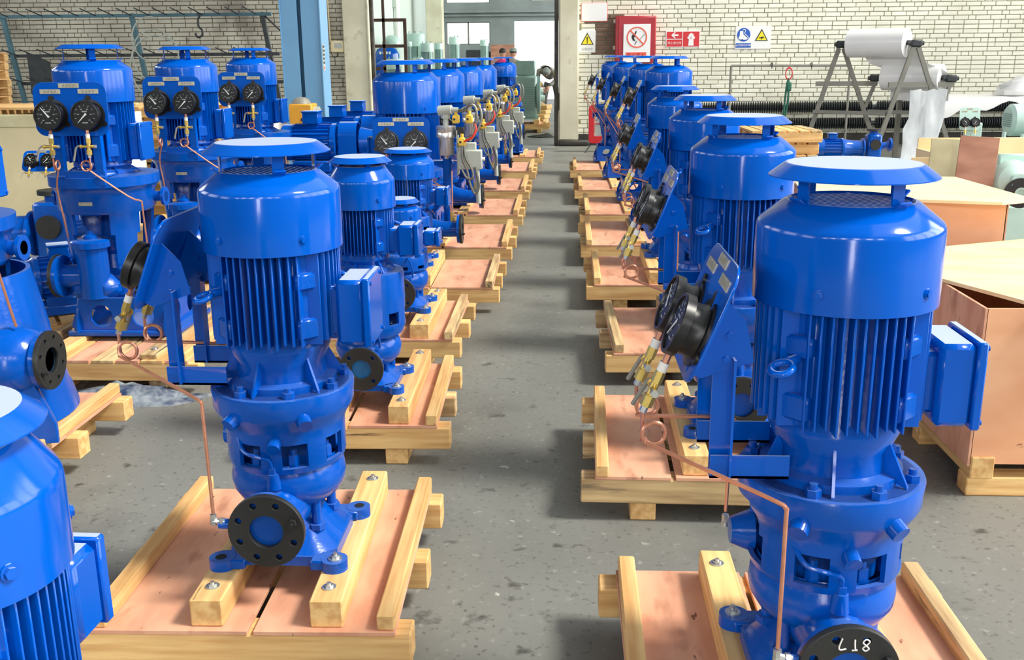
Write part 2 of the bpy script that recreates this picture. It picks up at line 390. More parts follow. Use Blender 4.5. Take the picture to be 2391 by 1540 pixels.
def holed_wall(name, axis, pos, lo, hi, holes, material, th=0.24):
    """wall with window openings; axis 'x' = wall plane of constant x"""
    m = MB(); ends = sorted(set([lo, hi]+[h[0] for h in holes]+[h[1] for h in holes]))
    for a, b in zip(ends, ends[1:]):
        hs = sorted([h for h in holes if h[0] <= a+1e-6 and h[1] >= b-1e-6], key=lambda h: h[2]); z = 0.0
        for h in hs+[None]:
            z1 = h[2] if h else CEIL
            if z1-z > 1e-4:
                c = ((a+b)/2, (z+z1)/2); d = (b-a, z1-z)
                m.box((pos, c[0], c[1]) if axis == 'x' else (c[0], pos, c[1]), (th, d[0], d[1]) if axis == 'x' else (d[0], th, d[1]))
            if h: z = h[3]
    return struct(name, m, material)
WN = [0]
def window(axis, pos, a, b, z0, z1, cols, rows, pane=True):
    WN[0] += 1; m = MB(); t = 0.05
    def bar(u0, u1, v0, v1):
        c = ((u0+u1)/2, (v0+v1)/2)
        m.box((pos, c[0], c[1]) if axis == 'x' else (c[0], pos, c[1]), (0.06, u1-u0, v1-v0) if axis == 'x' else (u1-u0, 0.06, v1-v0))
    for i in range(cols+1): u = a+(b-a)*i/cols; bar(max(a, u-t/2), min(b, u+t/2), z0, z1)
    for j in range(rows+1): v = z0+(z1-z0)*j/rows; bar(a, b, max(z0, v-t/2), min(z1, v+t/2))
    return struct('window_%d' % WN[0], m, GREYST)
rw_h = [(y-2.2, y+2.2, 2.2, 10.4) for y in RWY]
lw_h = [(y-2.0, y+2.0, 3.1, 6.1) for y in (-4, 2, 8, 14)]
bw_h = [(x-0.55, x+0.55, 4.8, 6.4) for x in (-9.5, -6.5, -3.5, -0.5, 2.5, 5.3)]+[(-1.65, -0.75, 0.0, 3.95)]
holed_wall('wall_right', 'x', RW+0.12, -10, WY, rw_h, UNSEENGREY)
holed_wall('wall_left', 'x', LW-0.12, -10, 38, lw_h, UNSEENGREY)
holed_wall('wall_rear', 'y', BW-0.12, LW, RW, bw_h, UNSEENGREY)
for h in rw_h: window('x', RW+0.14, *h, 3, 4)
for h in lw_h: window('x', LW-0.14, *h, 4, 3)
for h in bw_h[:6]: window('y', BW-0.14, *h, 2, 2)
# ---- the bricks of the cross wall: the ones that show largest are single parts, the rest one joined part
BL_, BH_ = 0.238, 0.064; PX, PZ = 0.25, 0.0755
brick_me = {}
def brick_mesh(l):
    k = round(l, 3)
    if k not in brick_me:
        brick_me[k] = MB().box((0, 0, 0), (l, 0.05, BH_), 0.006).mesh('brick', 30)
    return brick_me[k]
rb = random.Random(3)
def brick_wall(parent, x0, x1, vis, material, bare):
    cells = []
    for r in range(int(3.4/PZ)):
        x = x0 - rb.choice((0, 0.125, 0.06, 0.19)); z = (r+0.5)*PZ
        while x < x1:
            l = 0.113 if rb.random() < 0.14 else BL_
            a, b = max(x, x0), min(x+l, x1)
            if b-a > 0.05: cells.append(((a+b)/2, z, b-a))
            x += l+0.012
    shown = [c for c in cells if vis(c)]; shown.sort(key=lambda c: -c[2]); single = set(id(c) for c in shown[:300])
    rest = MB(); restb = MB(); jit = lambda: WY+0.028+rb.uniform(-0.004, 0.003)
    for c in cells:
        y = jit(); isbare = bare(c)
        if id(c) in single:
            l = BL_ if abs(c[2]-BL_) < 0.004 else (0.113 if abs(c[2]-0.113) < 0.004 else c[2])
            obj('brick', brick_mesh(l), BRICKBARE if isbare else material, parent, (c[0], y, c[1]), (0, rb.uniform(-.006, .006), 0))
        else: (restb if isbare else rest).box((c[0], y, c[1]), (c[2], 0.05, BH_), 0.006)
    obj('bricks', rest, material, parent, kind='stuff', ang=30)
    if restb.v: obj('bare_bricks', restb, BRICKBARE, parent, kind='stuff', ang=30)
brick_wall(wl, LW, OPL-0.48, lambda c: (-5.0 < c[0] < -3.95 and 0.6 < c[1] < 2.7) or (-10.3 < c[0] < -5.0 and 1.98 < c[1] < 2.75 and c[2] > .2), BRICKL, lambda c: False)
brick_wall(wr, OPR+0.36, 9.5, lambda c: 2.45 < c[0] < 7.3 and 0.85 < c[1] < 2.7 and c[2] > .2, BRICK,
           lambda c: 0.42 < c[0] < 0.92 and 1.62 < c[1] < 2.24)
# ---- plaster piers either side of the gateway, with the rusty steel edge
m = MB().box((OPL-0.24, WY+0.13, 2.1), (0.48, 0.44, 4.2), 0.015)
pl = struct('wall_pier_left', m, PLASTER)
obj('steel_edge', MB().box((OPL+0.035, WY+0.0, 2.1), (0.05, 0.12, 4.2), 0.01), RUSTD, pl)
obj('steel_edge', MB().box((OPL-0.02, WY-0.11, 2.1), (0.03, 0.03, 4.2), 0.006), PLASTER, pl)
m = MB().box((OPR+0.20, WY+0.09, 2.14), (0.36, 0.50, 4.1), 0.03)
pr = struct('wall_pier_right', m, PLASTER)
obj('plinth', MB().box((OPR+0.30, WY+0.06, 0.05), (0.56, 0.58, 0.10), 0.03), DKPLINTH, pr, label='dark foot of the pier')
edge = MB().box((OPR-0.02, WY-0.06, 2.1), (0.07, 0.14, 4.2), 0.01)
edge.box((OPR+0.03, WY-0.1, 0.78), (0.07, 0.1, 0.34), 0.03)
obj('steel_edge', edge, RUSTD, pr)
# ---- far hall beyond the gateway
struct('wall_far_left', MB().box((-4.75, 27.5, CEIL/2), (0.2, 17.0, CEIL)), PALEWALL)
struct('wall_far_right', MB().box((5.95, 27.5, CEIL/2), (0.2, 17.0, CEIL)), PALEWALL)
fw_h = [(-5.0, -3.55, 2.92, 5.0), (-2.0, -0.35, 3.02, 5.0), (-4.6, -3.4, 1.9, 2.42), (-2.70, 0.2, 0.0, 2.42)]
FY = 36.0
fm = holed_wall('wall_far', 'y', FY, -5, 6, [(-4.05, -2.55, 3.30, 5.2), (-1.15, 0.25, 3.35, 5.2), (-4.05, -2.55, 1.95, 2.68), (-1.72, 0.25, 0.0, 2.70)], FARWALL)
for (a, b, z0, z1, c_, r_) in ((-4.05, -2.55, 3.30, 5.2, 1, 1), (-1.15, 0.25, 3.35, 5.2, 1, 1), (-4.05, -2.55, 1.95, 2.68, 2, 1)):
    window('y', FY, a, b, z0, z1, c_, r_)
obj('ledge', MB().box((-1.5, FY-0.2, 3.02), (8.5, 0.16, 0.10), 0.01).box((-1.5, FY-0.2, 2.88), (8.5, 0.22, 0.05), 0.01), FARWALL, fm)
struct('trim_1', MB().box((-3.95, 32.0, CEIL/2), (0.5, 0.5, CEIL), 0.02), PLASTER)['label'] = 'white column standing in the far hall'

# ---- sky-blue steel column in front of the brick wall
col = thing('steel_column', 'tall sky-blue painted steel building column beside the brick wall', 'column', (-3.69, 14.6, 0))
obj('front_plate', MB().box((-0.17, 0, 4), (0.23, 0.02, 8), 0.003), SKYBLUE, col)
obj('front_plate', MB().box((0.13, 0, 4), (0.26, 0.02, 8), 0.003), SKYBLUE, col)
obj('web', MB().box((-0.02, 0.06, 4), (0.5, 0.05, 8)), SLATE, col, label='dark teal slot between the plates')
obj('flange', MB().box((0.268, 0.20, 4), (0.016, 0.46, 8), 0.003), SKYBLUE, col)
obj('flange', MB().box((-0.292, 0.20, 4), (0.016, 0.46, 8), 0.003), SKYBLUE, col)
pm = MB().box((0.279, 0.06, 1.58), (0.004, 0.13, 0.36))
pc = obj('notice_strip', pm, GBOX, col, label='grey printed strip stuck on the column edge')
pk = MB()
for i in range(5): pk.box((0.282, 0.06, 1.73-0.055*i), (0.003, 0.09, 0.03))
obj('print', pk, SIGNBLK, pc); obj('red_dot', MB().box((0.282, 0.06, 1.44), (0.003, 0.05, 0.03)), SIGNRED, pc)

# ---- conduit and white switch box on the brick wall
eb = thing('switch_box', 'white electrical switch box with a conduit on the left brick wall', 'switch box', (-4.06, WY-0.03, 1.76))
obj('box', MB().box((0, 0, 0), (0.24, 0.09, 0.2), 0.015), CREAM, eb)
obj('window_recess', MB().box((0.02, -0.046, 0.02), (0.13, 0.004, 0.09)), GBOX, eb)
obj('conduit', MB().cyl((-0.13, 0.01, 0.1), (-0.16, 0.01, 2.2), 0.011, n=8), CREAM, eb)
obj('cable_loop', MB().tube([(-0.06+0.06*math.cos(t), 0, -0.10+0.08*math.sin(t)) for t in [PI+PI*i/10 for i in range(11)]], 0.007, 6), SIGNBLK, eb)

# ---- signs on the right brick wall
SY = WY-0.004
def on_wall(name, poly, material, parent, y, th=0.003):
    m = MB().prism(poly, -th/2, th/2); return obj(name, m, material, parent, (0, y, 0), (PI/2, 0, 0))
def wall_text(txt, size, x, z, material, parent, y, rot=0.0, sx=1.0):
    o = obj('lettering', text_mesh(txt, size), material, parent, (x, y, z), (PI/2, 0, 0)); o.scale = (sx, 1, 1); return o
s = thing('blank_board', 'blank white rectangular board above the yellow warning sign', 'sign', (0.525, SY, 2.305))
obj('panel', MB().box((0, 0, 0), (0.45, 0.012, 0.30), 0.003), WHITE, s); obj('rim', MB().box((0, 0.004, 0), (0.466, 0.01, 0.316)), SIGNPINK, s)
s = thing('warning_sign', 'white warning sign with yellow exclamation triangle beside the gateway', 'sign', (0.405, SY, 1.81))
obj('panel', MB().box((0, 0, 0), (0.29, 0.012, 0.38), 0.003), WHITE, s)
on_wall('triangle_border', [(-0.115, -0.055), (0.115, -0.055), (0, 0.15)], SIGNBLK, s, -0.008)
on_wall('triangle', [(-0.09, -0.042), (0.09, -0.042), (0, 0.122)], SIGNYEL, s, -0.010)
on_wall('exclamation_mark', [(-0.006, -0.005), (0.006, -0.005), (0.011, 0.075), (-0.011, 0.075)], SIGNBLK, s, -0.0125)
on_wall('exclamation_dot', circle(0, -0.022, 0.011, 10), SIGNBLK, s, -0.0125)
wall_text('注意安全', 0.052, 0, -0.13, SIGNGREY, s, -0.008)
s = thing('fire_hose_cabinet', 'crimson wall cabinet carrying a round no-open-flame prohibition sign', 'cabinet', (1.245, WY-0.1, 1.83))
obj('body', MB().box((0, 0, 0), (0.70, 0.2, 0.80), 0.012), CABRED, s)
obj('door', MB().box((0.02, -0.106, 0), (0.64, 0.014, 0.76), 0.006), CABRED, s)
sg = obj('sign_panel', MB().box((0.02, -0.118, -0.06), (0.47, 0.01, 0.64), 0.003), WHITE, s)
rg = MB(); rg.shell([(0.178, -0.002), (0.178, 0.002)], 0.022, 40, lambda j, a: False)
obj('prohibition_ring', rg, SIGNPINK, sg, (0.02, -0.126, 0.04), (PI/2, 0, 0))
obj('prohibition_bar', MB().box((0, 0, 0), (0.33, 0.022, 0.004)), SIGNPINK, sg, (0.02, -0.127, 0.04), (PI/2, math.radians(45), 0))
flame = [(-0.02, -0.07), (-0.07, -0.05), (-0.095, 0.01), (-0.07, 0.06), (-0.06, 0.03), (-0.045, 0.06), (-0.02, 0.115), (-0.005, 0.09), (-0.02, 0.06), (-0.03, 0.01), (-0.05, 0.0), (-0.04, -0.04)]
obj('burning_match', MB().prism(flame, -0.001, 0.001).prism([(-0.045, -0.135), (-0.03, -0.125), (0.0, -0.075), (-0.012, -0.065)], -0.001, 0.001), SIGNBLK, sg, (0.02, -0.1255, 0.04), (PI/2, 0, 0))
obj('cigarette', MB().box((0, 0, 0), (0.12, 0.02, 0.002)), SIGNGREY, sg, (0.115, -0.1255, 0.05), (PI/2, math.radians(-48), 0))
obj('caption_bar', MB().box((0.01, -0.125, -0.255), (0.36, 0.004, 0.085)), SIGNPINK, sg)
wall_text('禁 止 烟 火', 0.062, 0.01, -0.255, SIGNRED, sg, -0.129)
s = thing('hydrant_sign', 'red hydrant sign with white arrow on the cream brick wall', 'sign', (2.085, SY, 1.835))
obj('panel', MB().box((0, 0, 0), (0.60, 0.012, 0.275), 0.003), WHITE, s)
obj('red_field', MB().box((-0.146, -0.008, 0.067), (0.268, 0.004, 0.118)), SIGNRED, s)
obj('red_field', MB().box((-0.146, -0.008, -0.066), (0.268, 0.004, 0.118)), SIGNRED, s)
obj('red_field', MB().box((0.147, -0.008, 0), (0.284, 0.004, 0.252)), SIGNRED, s)
on_wall('arrow', [(-0.205, 0.068), (-0.15, 0.118), (-0.125, 0.118), (-0.158, 0.083), (-0.08, 0.083), (-0.08, 0.053), (-0.158, 0.053), (-0.125, 0.018), (-0.15, 0.018)], WHITE, s, -0.0115)
wall_text('地上消火栓', 0.048, -0.146, -0.066, WHITE, s, -0.0115)
on_wall('hydrant', [(0.095, -0.11), (0.195, -0.11), (0.19, -0.09), (0.185, 0.0), (0.21, 0.01), (0.21, 0.035), (0.195, 0.045), (0.18, 0.085), (0.145, 0.105), (0.11, 0.085), (0.095, 0.045), (0.08, 0.035), (0.08, 0.01), (0.105, 0.0), (0.10, -0.09)], WHITE, s, -0.0115)
hg = MB(); hg.shell([(0.018, -0.001), (0.018, 0.001)], 0.005, 16, lambda j, a: False)
obj('hydrant_cap', hg, SIGNRED, s, (0.145, -0.014, 0.02), (PI/2, 0, 0))
s = thing('boots_sign', 'white sign with blue protective-boots disc and yellow triangle', 'sign', (3.31, SY, 1.85))
obj('panel', MB().box((0, 0, 0), (0.62, 0.012, 0.385), 0.003), WHITE, s)
on_wall('disc', circle(-0.165, 0.05, 0.115, 36), SIGNBLUE, s, -0.008)
on_wall('boot', [(-0.245, -0.025), (-0.255, 0.0), (-0.235, 0.04), (-0.235, 0.11), (-0.178, 0.115), (-0.172, 0.055), (-0.10, -0.005), (-0.095, -0.03), (-0.165, -0.035), (-0.19, -0.022), (-0.21, -0.033)], WHITE, s, -0.0115)
obj('boot_outline', MB().tube(spline([(-0.185, 0, 0.125), (-0.165, 0, 0.14), (-0.14, 0, 0.12), (-0.15, 0, 0.07), (-0.10, 0, 0.02), (-0.075, 0, -0.015)]), 0.006, 6), WHITE, s, (0, -0.010, 0))
obj('caption_bar', MB().box((-0.165, -0.008, -0.13), (0.265, 0.004, 0.075)), SIGNBLUE, s)
wall_text('必须穿防护鞋', 0.044, -0.165, -0.13, WHITE, s, -0.0115)
on_wall('triangle_border', [(0.03, -0.055), (0.26, -0.055), (0.145, 0.145)], SIGNBLK, s, -0.008)
on_wall('triangle', [(0.056, -0.042), (0.234, -0.042), (0.145, 0.115)], SIGNYEL, s, -0.010)
on_wall('machine_mark', [(0.095, -0.012), (0.105, 0.01), (0.12, 0.0), (0.135, 0.012), (0.185, 0.012), (0.195, -0.002), (0.165, -0.01), (0.15, -0.03), (0.14, -0.03), (0.14, -0.01), (0.11, -0.005)], SIGNBLK, s, -0.0125)

# ================================================================== PUMP PARTS
def flange_plate(r, bore, nh, hr, pcd, th):
    loops = [circle(0, 0, r, 40), circle(0, 0, bore, 28)]
    for i in range(nh):
        a = 2*PI*(i+0.5)/nh; loops.append(circle(pcd*math.cos(a), pcd*math.sin(a), hr, 12))
    return plate2d(loops, th, 0.0015, 'flange_face')
def hexbolt(p, d, r, h, washer=True):
    """bolt head mesh at p pointing along d"""
    m = MB(); p = Vector(p); d = Vector(d).normalized()
    if washer: m.cyl(p, p+d*h*0.25, r*1.9, n=16)
    m.cyl(p, p+d*h*0.75, r*1.15, n=6); m.cyl(p+d*h*0.7, p+d*h*1.2, r*0.6, n=10); return m

def motor(root, zf, z0, z1, zs, zt, rc, rtop, zcap, rcap, hcap, rfin, single_fins=True, strut_w=0.03, struts=4, nf=11, tbox=None, eye=True, paint=None, lug=True, cap=True):
    """vertical electric motor standing on z=zf: neck, finned body, fan cowl, rain cap"""
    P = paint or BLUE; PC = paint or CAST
    rcore = rfin*0.79
    b = MB().lathe([(rcore*1.10, zf), (rcore*1.10, zf+0.018), (rcore*0.90, zf+0.024), (rcore*0.88, zf+(z0-zf)*0.55), (rcore*1.02, z0-0.012), (rcore*1.02, z0), (rcore, z0+0.006), (rcore, z1+0.01)], 40)
    body = obj('motor_body', b, PC, root)
    # fins: parallel ribs in four banks
    span = 0.575*rfin; allf = MB(); fm_cache = {}
    for bank in range(4):
        for i in range(nf):
            x = -span+2*span*i/(nf-1)
            yi = math.sqrt(max(rcore**2-x*x, 0))-0.004; yo = math.sqrt(max((rfin*1.02)**2-x*x, 0))
            d = yo-yi; k = abs(round(x, 4)); zz0 = z0+0.012+0.006*((i*7) % 3)
            M = R(90*bank, 'Z')
            if single_fins:
                if k not in fm_cache:
                    q = MB().box((0, -(yi+yo)/2, (zz0+z1)/2), (rfin*0.028, d, z1-zz0), 0.0012); fm_cache[k] = q.mesh('cooling_fin')
                obj('cooling_fin', fm_cache[k], P, body, tuple(M @ Vector((x, 0, 0))), (0, 0, math.radians(90*bank)))
            else: allf.box((x, -(yi+yo)/2, (zz0+z1)/2), (rfin*0.03, d, z1-zz0), M=M)
    if not single_fins: obj('cooling_fins', allf, P, body)
    # four mounting pads between the banks
    for k, a in enumerate((-45, 45, 135, 225)):
        M = R(a, 'Z'); pw = rfin*0.40; h = z1-z0
        q = MB().box((0, -rcore*1.0, (z0+z1)/2+0.01), (pw, rfin*0.16, h*0.98), 0.004, M)
        if lug:
            q.box((0, -rcore*1.10, z0+h*0.70), (pw*0.96, rfin*0.2, h*0.17), 0.006, M)
            q.box((0, -rcore*1.10, z0+h*0.22), (pw*0.96, rfin*0.2, h*0.21), 0.006, M)
        obj('mounting_pad', q, PC, body)
    if eye:
        for a in (-45, 135):
            M = R(a, 'Z') @ T((0, -rfin*1.12, z0+(z1-z0)*0.60))
            q = MB().torus((0, -0.022, 0), 0.021, 0.0075, M @ R(22, 'X'), 'z'); q.cyl((0, 0.03, 0), (0, 0.0, 0), 0.011, n=12, M=M)
            obj('lifting_eye', q, P, body)
    # gussets on the neck
    for a in (-12, 48, 108, 168, 228, 288):
        M = R(a, 'Z'); r0 = rcore*0.86
        g = MB().prism([(r0, zf+0.02), (rcore*1.28, zf+0.0), (rcore*1.28, zf+0.006), (r0, z0-0.006)], -0.003, 0.003, M @ Matrix(((0, 0, 1, 0), (-1, 0, 0, 0), (0, 1, 0, 0), (0, 0, 0, 1))))
        obj('gusset', g, P, body)
    # fan cowl
    c = MB().lathe([(rc*0.93, z1-0.004), (rc, z1-0.004), (rc, zs-0.006), (rc*0.992, zs+0.003), (rc*0.965, zs+0.011), (rtop+0.004, zt-0.002), (rtop-0.004, zt), (rtop-0.008, zt-0.004), (rtop*0.93, zt-0.012)], 48)
    cw = obj('fan_cowl', c, P, root)
    obj('grille_back', MB().cyl((0, 0, zt-0.02), (0, 0, zt-0.012), rtop*0.95, n=32), DARK, cw)
    g = MB(); ng = 17
    for i in range(ng):
        x = -rtop*0.9+2*rtop*0.9*i/(ng-1); h = math.sqrt(max(rtop**2*0.9-x*x, 1e-5)); g.box((x, 0, zt-0.008), (rtop*0.045, 2*h, 0.006), M=R(35, 'Z'))
    obj('grille', g, P, cw)
    for a in (-150, -30, 40, 130):
        M = R(a, 'Z'); q = MB().cyl((0, -rc*0.99, z1+0.035), (0, -rc-0.006, z1+0.035), 0.0075, n=6, M=M).cyl((0, -rc, z1+0.035), (0, -rc-0.002, z1+0.035), 0.011, n=12, M=M)
        obj('cowl_bolt', q, P, cw)
    # rain cap on flat struts
    if cap:
        t = 0.004
        k = MB().lathe([(0.0001, zcap+hcap), (rcap*0.4, zcap+hcap), (rcap*0.77, zcap+hcap), (rcap*0.80, zcap+hcap), (rcap*0.83, zcap+hcap-0.003), (rcap, zcap+0.002), (rcap, zcap), (rcap*0.985, zcap), (rcap*0.80, zcap+hcap-0.008), (0.0001, zcap+hcap-0.008)], 56)
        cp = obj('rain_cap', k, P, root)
        for i in range(struts):
            M = R(360*i/struts+28, 'Z'); r1 = rtop*0.97
            q = MB().box((0, -r1, (zt+zcap)/2+0.006), (strut_w, 0.004, zcap-zt+hcap*0.8), M=M); q.box((0, -r1-0.012, zt-0.008), (strut_w, 0.03, 0.004), M=M @ T((0, -r1, zt-0.008)) @ R(-38, 'X') @ T((0, r1, -zt+0.008)))
            obj('cap_strut', q, P, cp)
    if tbox:
        x0, x1, yw, tz0, tz1, az = tbox; M = R(az, 'Z'); zc = (tz0+tz1)/2
        q = MB().box(((rcore*0.9+x0)/2, 0, zc), (x0-rcore*0.9+0.02, yw*0.72, (tz1-tz0)*0.74), 0.008, M)
        q.box(((x0+x1)/2, 0, zc), (x1-x0, yw, tz1-tz0), 0.010, M)
        tb = obj('terminal_box', q, P, root)
        obj('lid', MB().box((x1+0.008, 0, zc), (0.020, yw*1.06, (tz1-tz0)*1.06), 0.004, M), P, tb)
        q = MB()
        for sy in (-1, 1):
            for sz in (-1, 1): q.cyl((x1+0.017, sy*yw*0.45, zc+sz*(tz1-tz0)*0.45), (x1+0.023, sy*yw*0.45, zc+sz*(tz1-tz0)*0.45), 0.006, n=6, M=M)
        obj('lid_screws', q, P, tb)
    return body

def gauge_panel(root, Mp, pw=0.34, ph=0.25, gd=0.13, gx=0.086, gz=-0.03, s=1.0, needle=(130, 225), paint=None):
    """plate with two gauges and brass cocks; panel local: x right, y up, z outward. Mp maps it into the pump."""
    loc, rot, _ = Mp.decompose(); eu = rot.to_euler()
    pn = obj('gauge_panel', plate2d([rrect(pw, ph, 0.05*s)], 0.006, 0.001, 'gauge_panel'), paint or BLUE, root, loc, eu)
    for (x, y) in ((0, ph*0.44), (-pw*0.26, ph*0.33), (pw*0.26, ph*0.33)):
        t = obj('name_plate', MB().box((x, y, 0.004), (pw*0.28, 0.022*s, 0.002)), PLATE, pn)
        q = MB()
        for i in range(4): q.box((x-pw*0.07+pw*0.047*i, y, 0.0054), (pw*0.03, 0.010*s, 0.0008))
        obj('print', q, INK, pn)
    r = gd/2; D = 0.062*s
    for gi, sx in enumerate((-1, 1)):
        Mg = Mp @ T((sx*gx*s, gz*s, 0)); l2, r2, _ = Mg.decompose(); e2 = r2.to_euler()
        c = MB().lathe([(r*1.12, 0.003), (r*1.12, 0.009), (r*0.90, 0.010), (r*0.84, D*0.35), (r*0.86, D*0.62), (r*1.0, D*0.66), (r*1.0, D*0.97), (r*0.97, D), (r*0.88, D), (r*0.87, D-0.005)], 36)
        for a in (90, 210, 330):
            c.cyl((r*1.18*math.cos(math.radians(a)), r*1.18*math.sin(math.radians(a)), 0.003), (r*1.18*math.cos(math.radians(a)), r*1.18*math.sin(math.radians(a)), 0.010), r*0.2, n=10)
        g = obj('pressure_gauge', c, BLACKG, root, l2, e2, label='black pressure gauge with white needle')
        obj('dial', MB().cyl((0, 0, D-0.008), (0, 0, D-0.005), r*0.88, n=32), DIAL, g)
        q = MB()
        for i in range(11):
            a = math.radians(225-27*i); ri = r*(0.62 if i % 2 else 0.56)
            M = T((0, 0, D-0.0045)) @ Matrix.Rotation(a, 4, 'Z'); q.box(((ri+r*0.74)/2, 0, 0), (r*0.74-ri, r*0.035, 0.0008), M=M)
        for i in range(6):
            a = math.radians(225-54*i); q.box((r*0.45*math.cos(a), r*0.45*math.sin(a), D-0.0045), (r*0.12, r*0.06, 0.0008))
        q.box((0, r*0.26, D-0.0045), (r*0.36, r*0.08, 0.0008)); q.box((0, -r*0.5, D-0.0045), (r*0.4, r*0.07, 0.0008))
        obj('dial_marks', q, TICK, g)
        a = math.radians(needle[gi]); M = T((0, 0, D-0.003)) @ Matrix.Rotation(a, 4, 'Z')
        nd = MB().prism([(-r*0.16, -r*0.075), (r*0.02, -r*0.05), (r*0.72, -r*0.012), (r*0.72, r*0.012), (r*0.02, r*0.05), (-r*0.16, r*0.075)], 0, 0.0012, M)
        obj('needle', nd, MARK, g)
        # cock under the gauge
        zz = D*0.72; y0 = -r*0.98
        v = MB().cyl((0, y0-0.040*s, zz), (0, y0-0.066*s, zz), 0.0115*s, n=6).cyl((0, y0-0.064*s, zz), (0, y0-0.100*s, zz), 0.009*s, n=12)
        v.cyl((0, y0-0.095*s, zz), (0, y0-0.120*s, zz), 0.0135*s, n=6)
        v.cyl((-0.034*s, y0-0.080*s, zz), (0.030*s, y0-0.080*s, zz), 0.0075*s, n=10).cyl((-0.042*s, y0-0.080*s, zz), (-0.034*s, y0-0.080*s, zz), 0.010*s, n=6)
        va = obj('brass_cock', v, BRASS, root, l2, e2)
        obj('stem', MB().cyl((0, y0+0.004, zz), (0, y0-0.022*s, zz), 0.0075*s, n=6), COPPER, va)
        obj('thread_tape', MB().cyl((0, y0-0.020*s, zz), (0, y0-0.040*s, zz), 0.0105*s, n=12), TAPE, va)
        obj('union_nut', MB().cyl((0, y0-0.119*s, zz), (0, y0-0.134*s, zz), 0.0085*s, n=6), STEEL, va); obj('stem_nut', MB().cyl((0.029*s, y0-0.080*s, zz), (0.038*s, y0-0.080*s, zz), 0.0085*s, n=6), STEEL, va)
        h = MB().tube(fillet([(-0.046*s, y0-0.076*s, zz), (-0.062*s, y0-0.085*s, zz+0.004), (-0.076*s, y0-0.150*s, zz+0.010)], 0.008), 0.0052*s, 6)
        obj('lever', h, GREYST, va)
    return pn
def cock_end(Mp, sx, gd=0.13, gx=0.086, gz=-0.03, s=1.0):
    return Mp @ Vector((sx*gx*s, gz*s-gd/2*0.98-0.134*s, 0.062*s*0.72))
def coil_path(p0, p_end, lead, R_=0.024, axis_dir=(0, 1, 0)):
    """tube from p0 down, one loop lying across axis_dir, then on to the points p_end"""
    p0 = Vector(p0); ax = Vector(axis_dir).normalized(); dn = Vector((0, 0, -1)); side = ax.cross(dn).normalized()
    c = p0+dn*lead+side*R_; pts = [p0, p0+dn*lead*0.5]
    for i in range(20):
        t = 2*PI*i/16; pts.append(c + R_*(-side*math.cos(t)+dn*math.sin(t)) + ax*0.011*i/18)
    return pts+[Vector(p) for p in p_end]

